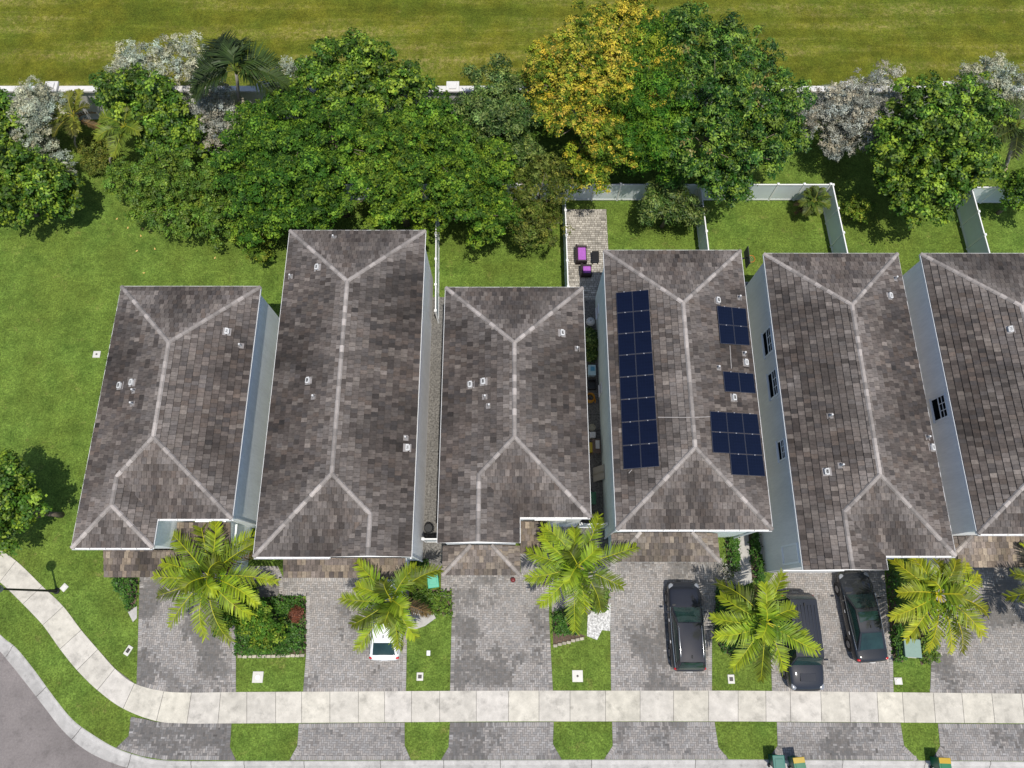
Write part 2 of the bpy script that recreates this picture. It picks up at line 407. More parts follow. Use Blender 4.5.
LOW = [
    [(131, 717), (145, 719), (157, 722), (231.6, 723.5), (230, 747), (236, 760.3), (163, 759.8), (141, 756), (116, 748), (128.6, 736)],
    [(298.8, 723.5), (404.7, 722.5), (404.7, 745.5), (411, 760), (289.3, 760.3), (297.4, 745.5)],
    [(450, 722.2), (553.7, 722), (553, 744), (561.8, 759.6), (441, 760), (448.5, 747)],
    [(612, 721.8), (714.6, 721.8), (718.4, 747), (728.7, 759.2), (604, 759.5), (612.7, 745.6)],
    [(776.7, 722), (900.5, 722.8), (904, 745.5), (919, 760.2), (767.8, 759.4), (777.5, 745.5)],
    [(937.7, 723.4), (1085, 724.5), (1085, 761.5), (931.6, 760.4), (940, 746)]]
WET = [[(205, 645, 1.0, -.95, 2.6), (150, 600, .8, 1.2, 1.6)], None, [(462, 625, .7, 0, 1.3)], [(640, 640, 1.1, -.9, 2.6), (660, 690, .8, 0, 2)], None, [(1000, 590, 1.0, .2, 1.6)]]
DK = [.08, -.14, .08, .0, -.12, -.05]
for i in range(6):
    driveway('driveway', UP[i], 11 + i, dark=DK[i], wet=WET[i])
    driveway('driveway_apron', LOW[i], 31 + i, base=(.250, .233, .220), dark=[.12, .02, .16, .02, .16, .10][i])
# gap surfaces between the houses, patio and small paths
def poly_px(name, pxs, z, m, kind='structure'): return sheet(name, [tuple(at(*p)[:2]) for p in pxs], z, m, kind)
M['gravel'] = mat_col('grey_gravel', (.145, .138, .128), .95, 9, .75, 1, .15, .6, 30, fine=.3)
M['gravel2'] = mat_col('path_pavers', (.26, .245, .235), .9, 16, .3, 1, .2, .3, 30, fine=.2)
M['slab'] = mat_col('pale_concrete', (.40, .385, .36), .9, 4, .15, .6, .15, .1, 40)
M['whitestone'] = mat_col('white_stone', (.50, .49, .47), .9, 9, .75, 1, .1, .8, 20)
sheet('gravel_strip', [(-5.2, 1.9), (-3.2, 1.9), (-3.2, 19.2), (-5.2, 19.2)], .005, M['gravel'])
sheet('side_path', [(3.4, 2.2), (5.7, 2.2), (5.7, 19.2), (3.4, 19.2)], .005, M['gravel'])
sheet('side_path', [(12.4, 2.9), (14.6, 2.9), (14.6, 18.6), (12.4, 18.6)], .005, M['slab'])
sheet('side_path', [(21.5, 3.0), (23.6, 3.0), (23.6, 19.0), (21.5, 19.0)], .005, M['slab'])
# patio of tumbled pavers behind the fourth house
mb = MB(); r = random.Random(4); x0, x1, y0, y1 = 3.62, 6.42, 19.0, 25.75
mb.face([(x0, y0, .006), (x1, y0, .006), (x1, y1, .006), (x0, y1, .006)], (.10, .085, .06)); y = y0; row = 0
while y < y1 - .05:
    x = x0 - (row % 2) * .12
    while x < x1:
        w = r.choice([.15, .22, .30]); a, b = max(x0, x), min(x1, x + w)
        if b - a > .04:
            k = r.gauss(1, .2); mb.face([(a + .012, y + .012, .012), (b - .012, y + .012, .012), (b - .012, y + .138, .012), (a + .012, y + .138, .012)], (.345 * k, .320 * k, .280 * k))
        x += w
    y += .15; row += 1
tag(mb.build('patio', M['paver']), kind='structure')

# ------------------------------------------------------------------ roofs
PITCH = .364
EAVE = 6.0
PAL = [(.070, .055, .049), (.094, .074, .065), (.112, .090, .080), (.130, .106, .094), (.110, .083, .069), (.160, .133, .117), (.078, .066, .063), (.100, .080, .071)]
PAL_LOW = [(.16, .125, .10), (.20, .16, .125), (.115, .095, .085), (.25, .205, .16), (.14, .115, .105), (.17, .14, .125)]
def clip_poly(poly, axis, val, keep_less):
    out = []
    for i in range(len(poly)):
        a, b = poly[i], poly[(i + 1) % len(poly)]
        ia = (a[axis] <= val) if keep_less else (a[axis] >= val); ib = (b[axis] <= val) if keep_less else (b[axis] >= val)
        if ia: out.append(a)
        if ia != ib:
            t = (val - a[axis]) / (b[axis] - a[axis]); out.append((a[0] + (b[0] - a[0]) * t, a[1] + (b[1] - a[1]) * t))
    return out
def seg_d(p, a, b):
    ab = b - a; t = max(0, min(1, (p - a).dot(ab) / ab.length_squared)); return (a + ab * t - p).length
def tile_face(mb, P, u, ridges, seed, pal, bright=1.0):
    """lay overlapping flat tiles in courses over the planar polygon P (its eave runs along u)"""
    r = random.Random(seed); P = [Vector(p) for p in P]
    n = (P[1] - P[0]).cross(P[2] - P[1])
    for i in range(len(P)):
        m = (P[(i + 1) % len(P)] - P[i]).cross(P[(i + 2) % len(P)] - P[(i + 1) % len(P)])
        if m.length > n.length: n = m
    n.normalize()
    if n.z < 0: n = -n
    U = Vector(u).normalized(); V = n.cross(U)
    if V.z < 0: U = -U; V = n.cross(U)
    o = min(P, key=lambda p: p.dot(V)); q = [((p - o).dot(U), (p - o).dot(V)) for p in P]
    area = sum(q[i][0] * q[(i + 1) % len(q)][1] - q[(i + 1) % len(q)][0] * q[i][1] for i in range(len(q)))
    if area < 0: q = q[::-1]
    P2 = [o + U * a + V * b for a, b in q]
    mb.face([p for p in P2], (.03, .027, .026))
    E, W = .345, .245; vmax = max(b for a, b in q); umin = min(a for a, b in q); umax = max(a for a, b in q)
    k = 0
    while k * E < vmax:
        v0 = k * E; v1 = v0 + E; rowp = clip_poly(clip_poly(q, 1, v0, False), 1, v1, True)
        if len(rowp) >= 3:
            ru0 = min(a for a, b in rowp); ru1 = max(a for a, b in rowp); off = (k % 2) * W / 2 + r.uniform(-.02, .02); rowk = r.gauss(1, .05)
            j = math.floor((ru0 - off) / W)
            while off + j * W < ru1:
                a0 = off + j * W + .007; a1 = off + (j + 1) * W - .007
                c = clip_poly(clip_poly(rowp, 0, a0, False), 0, a1, True); j += 1
                if len(c) < 3: continue
                cx = (a0 + a1) / 2; ctr = o + U * cx + V * (v0 + E / 2)
                col = [a * b for a, b in zip(r.choice(pal), (1.02, 1.02, .99) if pal is PAL else (1.25, 1.22, 1.15))]; kk = r.gauss(.61, .115) * rowk * bright
                pat = noise.noise((ctr.x * .28 + seed, ctr.y * .28, seed * 1.7)); kk *= 1 + .50 * pat + .44 * noise.noise((ctr.dot(U) * 1.9, ctr.dot(V) * .35, seed * 2.1))
                d = min([seg_d(ctr, a, b) for a, b in ridges] or [9]); eff = math.exp(-(d / 1.0) ** 1.1) * r.uniform(.15, 1.0) * .60
                eff += max(0, noise.noise((ctr.x * .8 + 3 * seed, ctr.y * .8, 2)) - .18) * r.uniform(0, .8) * .8
                col = [(x * kk) * (1 - eff) + y * eff for x, y in zip(col, (.275, .243, .222))]
                hb = .055 + r.uniform(-.006, .010)
                def lift(p): return o + U * p[0] + V * p[1] + n * (.006 + (hb - .006) * (1 - (p[1] - v0) / E))
                mb.face([lift(p) for p in c], col)
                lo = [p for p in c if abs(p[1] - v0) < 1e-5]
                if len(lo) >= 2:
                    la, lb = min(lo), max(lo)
                    A, B = lift(la), lift(lb); mb.face([A - n * hb, B - n * hb, B, A], [x * .42 for x in col])  # weathered butt edge, darkened further to paint the shade line under the lip
        k += 1
def caps(mb, a, b, seed, step=.37, w=.125, pal=None):
    r = random.Random(seed); a, b = Vector(a), Vector(b); d = (b - a); L = d.length; d.normalize(); side = d.cross(Vector((0, 0, 1))).normalized(); up = side.cross(d)
    n = max(1, round(L / step))
    for i in range(n):
        p = a + d * (L * i / n); q = a + d * (L * (i + 1) / n + .03)
        k = r.choice([.72, .85, .95, 1.05, 1.15, 1.4]) * r.uniform(.92, 1.08); col = (.275 * k, .244 * k, .223 * k)
        pr = [(-w, -.015), (-w * .55, .065), (0, .085), (w * .55, .065), (w, -.015)]
        A = [p + side * x + up * (z + .032) for x, z in pr]; B = [q + side * x * .93 + up * (z + .008) for x, z in pr]
        for j in range(4): mb.face([A[j], A[j + 1], B[j + 1], B[j]], col)
        mb.face(A, [x * .6 for x in col])
GUT = (.78, .78, .77)
def gutter(parent, a, b, w=.10, h=.12, name='gutter', seams=False):
    a, b = Vector(a), Vector(b); d = (b - a); L = d.length; d.normalize(); out = d.cross(Vector((0, 0, 1))).normalized()
    mb = MB()
    prof = [(0.0, 0.0), (0.0, -h), (w * .7, -h), (w, -.01), (w, .012), (w - .018, .012), (w * .62, -h + .03), (.018, -h + .03), (.018, 0.0)]
    for i in range(len(prof)):
        (x0, z0), (x1, z1) = prof[i], prof[(i + 1) % len(prof)]
        mb.face([a + out * x0 + Vector((0, 0, z0)), b + out * x0 + Vector((0, 0, z0)), b + out * x1 + Vector((0, 0, z1)), a + out * x1 + Vector((0, 0, z1))], GUT)
    if seams:
        n = max(2, int(L / .75))
        for i in range(n + 1): 
            p = a + d * (.06 + (L - .12) * i / n)
            mb.box(p + out * w * .5 + Vector((0, 0, -.008)), (.03, w, .02) if abs(d.x) > .5 else (w, .03, .02), GUT)
    return mb.build(name, M['white'], parent)
def window(parent, c, ny, nz, side, wall_x=True, grid=True):
    """a hung window: white frame and sill, dark pane, a grid of bars over the upper sash; on a wall facing +-x (or +-y)"""
    s = side
    def P(a, b, d): return Vector((c[0] + s * d, c[1] + a, c[2] + b)) if wall_x else Vector((c[0] + a, c[1] + s * d, c[2] + b))
    def bx(mb, a0, a1, b0, b1, d0, d1):
        p = (P(a0, b0, d0) + P(a1, b1, d1)) / 2; q = P(a1, b1, d1) - P(a0, b0, d0); mb.box(p, (abs(q.x), abs(q.y), abs(q.z)), (.8, .8, .8))
    f = MB(); t = .07; h, v = ny / 2, nz / 2
    bx(f, -h - t, h + t, v, v + t, 0, .05); bx(f, -h - t, h + t, -v - t, -v, 0, .05); bx(f, -h - t, -h, -v, v, 0, .05); bx(f, h, h + t, -v, v, 0, .05)
    bx(f, -h, h, -.03, .03, 0, .045)
    if grid:
        for k in (1, 2): bx(f, -h + ny * k / 3 - .018, -h + ny * k / 3 + .018, .03, v, 0.0, .03)
        bx(f, -h, h, v / 2 - .018, v / 2 + .018, 0.0, .028)
    bx(f, -h - .12, h + .12, -v - t - .05, -v - t, 0, .10)
    w = f.build('window', M['white'], parent)
    p = MB(); bx(p, -h, h, -v, v, .002, .012); p.build('pane', M['glass'], w)
    return w
class House:
    def __init__(H, label, x0, x1, yn, yb, wing, wallcol, seed, bright=1.0):
        H.x0, H.x1, H.yn, H.yb = x0, x1, yn, yb
        cx, cy = (x0 + x1) / 2, (yn + yb) / 2
        H.root = thing('house', label, 'house', (cx, cy, 0)); H.off = Vector((cx, cy, 0)); H.seed = seed
        ov = .18; h = (x1 - x0) / 2; xm = cx; zr = EAVE + PITCH * h
        mir = wing and wing[0] == 'R'
        def mx(p):
            p = Vector(p)
            if mir: p.x = 2 * cx - p.x
            return p - H.off
        e = EAVE; F = []; RD = []
        T1, A = (xm, yn - h, zr), (xm, yb + h, zr)
        NW, NE, SE, SW = (x0, yn, e), (x1, yn, e), (x1, yb, e), (x0, yb, e)
        F.append(([NE, NW, T1], (1, 0, 0))); F.append(([SE, NE, T1, A], (0, 1, 0)))
        RD += [(NW, T1), (NE, T1), (T1, A), (SE, A)]
        gable = None
        if wing:
            _, ww, yf, style = wing; hw = ww / 2; xr = x0 + hw; xw = x0 + ww; zw = e + PITCH * hw
            B = (xr, yb + hw, zw); hip = style == 'hip'
            W1 = (xr, yf + hw, zw) if hip else (xr, yf, zw)
            F.append(([NW, (x0, yf, e), W1, B, A, T1], (0, 1, 0)))
            F.append(([(xw, yb, e), SE, A, B], (1, 0, 0)))
            if yb - yf > .02: F.append(([(xw, yf, e), (xw, yb, e), B, W1], (0, 1, 0)))
            else: F.append(([(xw, yf, e), B, W1], (0, 1, 0)))
            RD += [(A, B), (W1, B)]
            if hip:
                F.append(([(x0, yf, e), (xw, yf, e), W1], (1, 0, 0))); RD += [((x0, yf, e), W1), ((xw, yf, e), W1)]
            else: gable = [(x0 + ov, yf + ov, e - .02), (xw - ov, yf + ov, e - .02), (xr, yf + ov, zw - .07)]
            plan = [(x0, yf), (xw, yf), (xw, yb), (x1, yb), (x1, yn), (x0, yn)] if yb - yf > .02 else [(x0, yf), (x1, yf), (x1, yn), (x0, yn)]
            ins = [(x0 + ov, yf + ov), (xw - ov, yf + ov), (xw - ov, yb + ov), (x1 - ov, yb + ov), (x1 - ov, yn - ov), (x0 + ov, yn - ov)] if yb - yf > .02 else [(x0 + ov, yf + ov), (x1 - ov, yf + ov), (x1 - ov, yn - ov), (x0 + ov, yn - ov)]
        else:
            F.append(([NW, SW, A, T1], (0, 1, 0))); F.append(([SW, SE, A], (1, 0, 0))); RD += [(SW, A)]
            plan = [(x0, yb), (x1, yb), (x1, yn), (x0, yn)]; ins = [(x0 + ov, yb + ov), (x1 - ov, yb + ov), (x1 - ov, yn - ov), (x0 + ov, yn - ov)]
        RD = [(mx(a), mx(b)) for a, b in RD]
        mb = MB(); H.planes = []
        for i, (P, u) in enumerate(F):
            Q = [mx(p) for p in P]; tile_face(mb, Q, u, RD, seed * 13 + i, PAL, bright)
            n = (Q[1] - Q[0]).cross(Q[-1] - Q[0]).normalized()
            if n.z < 0: n = -n
            H.planes.append(([(p + H.off) for p in Q], n))
        H.roof = mb.build('roof', M['tile'], H.root)
        for i, (a, b) in enumerate(RD):
            if (a - b).length > .3: mb = MB(); caps(mb, a, b, seed * 31 + i); mb.build('ridge_cap', M['cap'], H.roof)
        mb = MB(); wm = mat_col('stucco_wall', wallcol, .85, 6, .07, .5, .07, .2, 50, stretch=(2.2, 2.2, .35)); H.wallmat = wm
        w = [mx((x, y, 0)) for x, y in ins]
        for i in range(len(w)):
            a, b = w[i], w[(i + 1) % len(w)]
            q = [a, b, b + Vector((0, 0, e - .015)), a + Vector((0, 0, e - .015))]; mb.face(q[::-1] if mir else q)
        if gable: 
            q = [mx(p) for p in gable]; mb.face(q[::-1] if mir else q)
        H.wall = mb.build('wall', wm, H.root)
        mb = MB(); q = [mx((x, y, e - .03)) for x, y in plan]; mb.face(q if mir else q[::-1], (.7, .7, .7)); mb.build('soffit', M['white'], H.root)
        for i in range(len(plan)):
            a, b = plan[i], plan[(i + 1) % len(plan)]
            if gable and i == 0 and yb - yf > .02: continue
            A_, B_ = mx((*a, e)), mx((*b, e))
            if mir: A_, B_ = B_, A_
            front = abs(a[1] - b[1]) < .01 and a[1] < yn - 1
            if gable and i == 0: A_, B_ = (mx((x0 + ww, yf, e)), mx((x1, yf, e))) if not mir else (mx((x1, yf, e)), mx((x0 + ww, yf, e)))
            gutter(H.root, A_, B_, w=.11 if front else .055, h=.13, seams=front)
        H.gable = gable
    def hit(H, px, py):
        for P, n in H.planes:
            p = on_plane(px, py, P[0], n)
            if inside((p.x, p.y), [(q.x, q.y) for q in P]): return p, n
        return None, None
    def vent(H, px, py, kind):
        p, n = H.hit(px, py)
        if p is None: return
        q = p - H.off; mb = MB(); tilt = n.to_track_quat('Z', 'Y').to_matrix(); c = (.56, .55, .53)
        if kind == 'hood':
            mb.box(q + n * .035, (.42, .42, .03), (.26, .24, .23), tilt); mb.box(q + n * .11, (.30, .24, .16), c, tilt, bev=.05)
            mb.box(q + n * .17 + tilt @ Vector((0, .03, 0)), (.34, .16, .04), c, tilt)
            mb.build('roof_vent', M['plain'], H.roof)
        else:
            mb.box(q + n * .035, (.30, .30, .02), (.22, .20, .19), tilt)
            mb.tube([q - Vector((0, 0, .05)), q + Vector((0, 0, .12))], .085, 12, (.55, .54, .52), cap=False); mb.tube([q, q + Vector((0, 0, .32))], .05, 10, c)
            mb.build('vent_pipe', M['plain'], H.roof)
    def low_roof(H, x0, x1, yf, yb, zf=2.8, hipl=False, hipr=False, seed=0, garage=None, bright=1.0):
        o = H.off; d = yb - yf; zb = zf + PITCH * d; V3 = lambda x, y, z: Vector((x, y, z)) - o
        xl = x0 + d if hipl else x0; xr = x1 - d if hipr else x1
        F = [([V3(x0, yf, zf), V3(x1, yf, zf), V3(xr, yb, zb), V3(xl, yb, zb)], (1, 0, 0))]; RD = []
        if hipl: F.append(([V3(x0, yf, zf), V3(xl, yb, zb), V3(x0, yb, zf)], (0, 1, 0))); RD.append((V3(x0, yf, zf), V3(xl, yb, zb)))
        if hipr: F.append(([V3(x1, yf, zf), V3(x1, yb, zf), V3(xr, yb, zb)], (0, 1, 0))); RD.append((V3(x1, yf, zf), V3(xr, yb, zb)))
        mb = MB()
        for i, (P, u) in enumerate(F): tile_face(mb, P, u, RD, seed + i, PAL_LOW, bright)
        ro = mb.build('porch_roof', M['tile'], H.root)
        if RD:
            for i, (a, b) in enumerate(RD): mb = MB(); caps(mb, a, b, seed + 50 + i); mb.build('ridge_cap', M['cap'], ro)
        mb = MB(); ov = .2
        a, b = V3(x0 + ov, yf + ov, 0), V3(x1 - ov, yf + ov, 0); c2, d2 = V3(x1 - ov, yb + .1, 0), V3(x0 + ov, yb + .1, 0)
        up = Vector((0, 0, zf - .02))
        for p, q in ((a, b), (b, c2), (d2, a)): mb.face([p, q, q + up, p + up])
        if not hipl: mb.face([a + up, d2 + up, V3(x0 + ov, yb + .1, zb - .02), ])
        if not hipr: mb.face([b + up, V3(x1 - ov, yb + .1, zb - .02), c2 + up])
        mb.face([V3(x0, yf, zf - .03), V3(x0, yb, zf - .03), V3(x1, yb, zf - .03), V3(x1, yf, zf - .03)])
        mb.build('porch_wall', H.wallmat, H.root)
        if garage:
            gx0, gx1 = garage; yy = yf + ov - .03; mb = MB(); mb.box(V3((gx0 + gx1) / 2, yy, 1.1), (gx1 - gx0, .05, 2.2), (.75, .75, .74))
            for k in range(4):
                for j in range(8):
                    ww = (gx1 - gx0) / 8; mb.box(V3(gx0 + ww * (j + .5), yy - .03, .28 + .55 * k), (ww * .82, .02, .40), (.70, .70, .69))
            g = mb.build('garage_door', M['plain'], H.root); mb = MB(); mb.box(V3((gx0 + gx1) / 2, yy - .05, .9), (.25, .04, .05), (.1, .1, .1)); mb.build('handle', M['black'], g)
        return ro
    def downspout(H, pts):
        mb = MB(); mb.tube([Vector(p) - H.off for p in pts], .05, 6, (.8, .8, .8)); mb.build('downspout', M['white'], H.root)

H1 = House('house with pale blue-grey side wall and stepped hip roof, west end beside the open lawn', -21.78, -14.05, 17.01, 4.22, ('L', 4.0, 2.80, 'hip'), (.82, .85, .83), 1, 1.0)
H2 = House('longest house, bright white side wall, brown-grey hip roof reaching back to the trees', -12.73, -4.98, 20.55, 2.37, ('R', 4.0, 2.36, 'gable'), (.88, .87, .86), 2, .86)
H3 = House('short house with hip-roofed garage between the gravel strip and the cluttered side path', -3.68, 3.93, 16.95, 4.30, ('L', 4.05, 3.03, 'gable'), (.74, .75, .74), 3, .88)
H4 = House('house with dark blue solar panels on both roof slopes and sage side wall', 5.23, 12.97, 19.27, 3.69, None, (.70, .79, .76), 4, 1.03)
H5 = House('grey-walled house with three side windows, black sedan parked under its front eave', 14.30, 21.86, 19.07, 2.42, ('L', 4.1, 1.73, 'gable'), (.70, .68, .65), 5, .98)
H6 = House('house cut off by the picture edge, pale blue-grey wall with one side window', 23.2, 30.9, 19.07, 3.48, None, (.90, .875, .83), 6, .92)
H1.low_roof(-21.77, -17.85, 1.53, 2.9, 2.8, seed=101, garage=(-20.9, -18.6)); H1.low_roof(-17.85, -15.0, 1.75, 4.3, 2.8, seed=103)
H2.low_roof(-12.2, -5.68, 1.5, 2.5, 2.8, seed=111, garage=(-11.2, -6.6), bright=1.25)
H3.low_roof(-3.72, .43, 1.63, 3.15, 2.8, True, True, seed=121, garage=(-3.2, -.1), bright=.85); H3.low_roof(.45, 1.9, 2.75, 4.4, 2.8, seed=124, bright=1.3)
H4.low_roof(5.40, 11.15, 2.32, 3.82, 2.8, True, True, seed=131, garage=(6.2, 10.6), bright=.9)
H6.low_roof(23.0, 30.6, 2.04, 3.62, 2.8, True, True, seed=141, garage=(24.5, 29), bright=1.15)
# front of the fifth house: garage door and blind trim frame on its side wall
mb = MB(); o = H5.off
mb.box(Vector((16.4, 1.73 + .18 - .02, 1.1)) - o, (3.3, .05, 2.2), (.75, .75, .74)); mb.build('garage_door', M['plain'], H5.root)
mb = MB(); X = 14.30 + .18
p = on_x(784, 556, X)
for dy, dz, w, h in ((0, 1.05, 1.02, .10), (0, -1.05, 1.02, .10), (.46, 0, .10, 2.0), (-.46, 0, .10, 2.0)):
    mb.box(Vector((X - .03, 2.62 + dy, 4.15 + dz)) - o, (.06, w, h), (.8, .8, .8))
mb.build('trim_frame', M['white'], H5.root)
mb = MB()
# windows on side walls
for H, X, s, lst in ((H5, 14.48, -1, [(768, 342, 1.35, 1.15), (773.5, 384, 1.35, 1.15), (782, 450, .95, .85)]), (H6, 23.38, -1, [(940, 408, 1.15, 1.15)]), (H4, 5.41, -1, [(598, 311, .55, .7), (601, 389, .55, .7)])):
    for px, py, wy, wz in lst:
        p = on_x(px, py, X); window(H.root, p - H.off, wy, wz, s, True, H is not H4)
for H in (H1, H2, H3, H4, H5, H6):
    for fy in (.25, .6):
        x = H.x0 + (H.x1 - H.x0) * (fy + .07); window(H.root, Vector((x, H.yn - .18, 4.6)) - H.off, 1.2, 1.2, 1, False); window(H.root, Vector((x, H.yn - .18, 1.5)) - H.off, 1.2, 1.2, 1, False)
    if H in (H1, H2, H3, H5):
        window(H.root, Vector(((H.x0 + H.x1) / 2 + (1.9 if H is not H2 else -1.9), H.yb + .18, 4.6)) - H.off, 1.4, 1.3, -1, False)
VENTS = {H1: [(227, 332, 'hood'), (241, 346, 'pipe'), (121, 386, 'hood'), (133, 383, 'hood'), (134.5, 391, 'pipe'), (133, 404, 'pipe')],
         H2: [(318, 268, 'hood'), (291, 277, 'pipe'), (334, 238, 'pipe'), (309, 381, 'hood'), (314, 397, 'pipe'), (406, 438, 'pipe'), (407, 448, 'hood')],
         H3: [(561.5, 333.5, 'hood'), (577, 349, 'pipe'), (484, 382, 'hood'), (471, 385, 'hood'), (485, 397, 'pipe'), (489, 406, 'pipe')],
         H4: [(717, 301, 'hood'), (739, 298, 'pipe'), (718, 368, 'pipe'), (744, 354, 'pipe'), (745, 363, 'hood'), (733, 398, 'hood')],
         H5: [(889, 296.5, 'hood'), (894.6, 279, 'pipe'), (830, 416, 'pipe'), (841, 465.5, 'pipe'), (827, 472, 'hood'), (927, 437.6, 'pipe'), (931, 447.7, 'hood')], H6: [(1010, 330, 'hood')]}
for H, l in VENTS.items():
    for v in l: H.vent(*v)
H4.downspout([(12.95, 3.63, 5.9), (12.80, 3.80, 5.7), (12.80, 3.80, .4), (12.8, 3.55, .25)]); H4.downspout([(5.25, 3.63, 5.9), (5.38, 3.80, 5.7), (5.38, 3.8, .1)])
H2.downspout([(-5.0, 2.3, 5.9), (-5.12, 2.48, 5.7), (-5.12, 2.48, .1)]); H1.downspout([(-14.05, 4.15, 5.9), (-14.18, 4.33, 5.7), (-14.18, 4.33, .1)])
def conduit(H, pts):
    q = []
    for p in pts:
        a, n = H.hit(*p)
        if a is not None: q.append(a + n * .075 - H.off)
    mb = MB(); mb.tube(q, .02, 6, (.36, .33, .31)); mb.build('conduit', M['plain'], H.roof)
conduit(H4, [(658, 417.6), (692, 417.8), (711, 417)]); conduit(H4, [(614, 474), (629, 473.5), (632, 470)]); conduit(H4, [(729, 346), (730.5, 369)])

# solar panels: each lies in the plane of the roof slope on low rails
def solar(H, corners, cols, rows, fmt, skip=()):
    pts = []
    pl = None
    c = (sum(p[0] for p in corners) / 4, sum(p[1] for p in corners) / 4); ctr, n = H.hit(*c)
    P = [on_plane(x, y, ctr + n * .13, n) for x, y in corners]   # TL TR BR BL
    for j in range(cols):
        for i in range(rows):
            if (j, i) in skip: continue
            def g(a, b): return P[0].lerp(P[1], a).lerp(P[3].lerp(P[2], a), b)
            e = .012
            q = [g((j + e) / cols, (i + e) / rows), g((j + 1 - e) / cols, (i + e) / rows), g((j + 1 - e) / cols, (i + 1 - e) / rows), g((j + e) / cols, (i + 1 - e) / rows)]
            m = (q[0] + q[1] + q[2] + q[3]) / 4; root = thing('solar_panel', fmt(j, i), 'solar panel', m, 0, 'solar panels on the roof')
            l = [p - m for p in q]; me = bpy.data.meshes.new('cell_face')
            ins = [p * .975 for p in l]
            me.from_pydata([tuple(p) for p in ins], [], [(3, 2, 1, 0)]); me.materials.append(M['cells'])
            uv = me.uv_layers.new(name='UVMap'); 
            for k, w in enumerate(((0, 0), (1, 0), (1, 1), (0, 1))): uv.data[k].uv = w
            me.update(); ob = bpy.data.objects.new('cell_face', me); COL.objects.link(ob); ob.parent = root
            fb = MB()
            for k in range(4):
                a, b = l[k], l[(k + 1) % 4]; ai, bi = a * .975, b * .975
                fb.face([a + n * .004, ai + n * .004, bi + n * .004, b + n * .004], (.05, .055, .075)); fb.face([a + n * .004, b + n * .004, b - n * .04, a - n * .04], (.10, .10, .12))
            for t in (.25, .75):
                a = l[0].lerp(l[3], t) * .9; b = l[1].lerp(l[2], t) * .9
                fb.tube([a - n * .065, b - n * .065], .028, 4, (.3, .3, .3))
            fb.box((l[0] + l[1]) / 2 + n * .01, (.06, .04, .02), (.28, .28, .3))
            fo = fb.build('frame', M['plain'], root)
            for p_ in fo.data.polygons:
                pass
ORD = ['first', 'second', 'third', 'fourth', 'fifth', 'sixth', 'seventh', 'eighth']
solar(H4, [(616, 292.5), (648.5, 289.5), (659.5, 466.5), (623.5, 469.5)], 2, 8, lambda j, i: 'dark blue solar panel of the tall array, %s column, %s row from the back' % (('west', 'east')[j], ORD[i]))
solar(H4, [(717, 305.5), (746, 308.5), (750, 345.5), (720.5, 343.5)], 2, 2, lambda j, i: 'solar panel of the small square block nearest the back hip, %s column, %s row' % (('west', 'east')[j], ORD[i]))
solar(H4, [(723, 371), (753.5, 373.5), (756, 393.5), (725, 391.5)], 2, 1, lambda j, i: '%s panel of the lone pair between the two blocks of solar panels' % ('west', 'east')[j])
solar(H4, [(710, 411), (757.5, 414), (765.5, 476.5), (714.5, 474)], 3, 3, lambda j, i: 'solar panel of the stepped block near the front, %s column, %s row' % (('west', 'middle', 'east')[j], ORD[i]), skip=[(0, 2)])

# ------------------------------------------------------------------ walls and fences
pw = thing('boundary_wall', 'long white masonry wall with square piers along the golden field', 'wall', (0, 33.2, 0))
mb = MB(); mb.box((0, 0, 1.375), (400, .22, 2.75)); mb.build('wall_panel', M['perim'], pw)
mb = MB(); mb.box((0, 0, 2.85), (400, .46, .20), bev=.04); mb.build('coping', M['perim'], pw)
for px in (-150, 53, 264, 453, 651, 846, 946, 1160):
    x = at(px, 84, 3.0).x; mb = MB(); mb.box((x, 0, 1.5), (.55, .60, 3.0)); mb.box((x, 0, 3.08), (.86, .84, .16), bev=.03); mb.box((x, 0, 3.20), (.5, .5, .08)); mb.build('pier', M['perim'], pw)
def fence(label, a, b, h=1.83, group=None, step=1.75, name='vinyl_fence'):
    a, b = Vector((*a[:2], 0)), Vector((*b[:2], 0)); d = b - a; L = d.length; d.normalize(); ang = math.atan2(d.y, d.x)
    root = thing(name, label, 'fence', a, ang, group); n = max(1, round(L / step))
    for i in range(n + 1):
        mb = MB(); x = L * i / n; mb.box((x, 0, (h + .06) / 2), (.11, .11, h + .06), (1, 1, 1)); mb.box((x, 0, h + .08), (.15, .15, .05)); mb.box((x, 0, h + .12), (.09, .09, .04)); mb.build('post', M['white'], root)
    for i in range(n):
        mb = MB(); w = L / n - .12; xc = L * (i + .5) / n
        mb.box((xc, 0, h / 2 + .02), (w, .03, h - .14)); 
        k = int(w / .28)
        for q in range(1, k): mb.box((xc - w / 2 + w * q / k, 0, h / 2), (.012, .034, h - .2))
        mb.build('panel', M['vinyl'], root)
    mb = MB(); mb.box((L / 2, 0, h - .02), (L, .07, .10)); mb.box((L / 2, 0, .12), (L, .07, .12)); mb.build('rail', M['white'], root)
    return root
fence('white vinyl fence running behind the yards from the dense trees to the bare lawn corner', (-13.5, 26.45), (20.95, 26.45))
fence('white vinyl fence on the west side of the small palm yard', (12.42, 26.30), (12.55, 19.6))
fence('white vinyl fence on the east side of the small palm yard', (21.1, 26.40), (21.42, 19.3))
fence('white vinyl fence seen edge-on beside the paved patio with purple seats', (3.46, 26.30), (3.52, 17.2))
fence('white vinyl fence seen edge-on behind the north-east corner of the longest house', (-4.98, 26.30), (-4.72, 17.4))
fence('white vinyl fence on the north side of the fenced yard at the picture edge', (30.25, 26.25), (42, 26.25))
fence('white vinyl fence on the west side of the fenced yard at the picture edge', (30.2, 26.10), (30.42, 19.3))
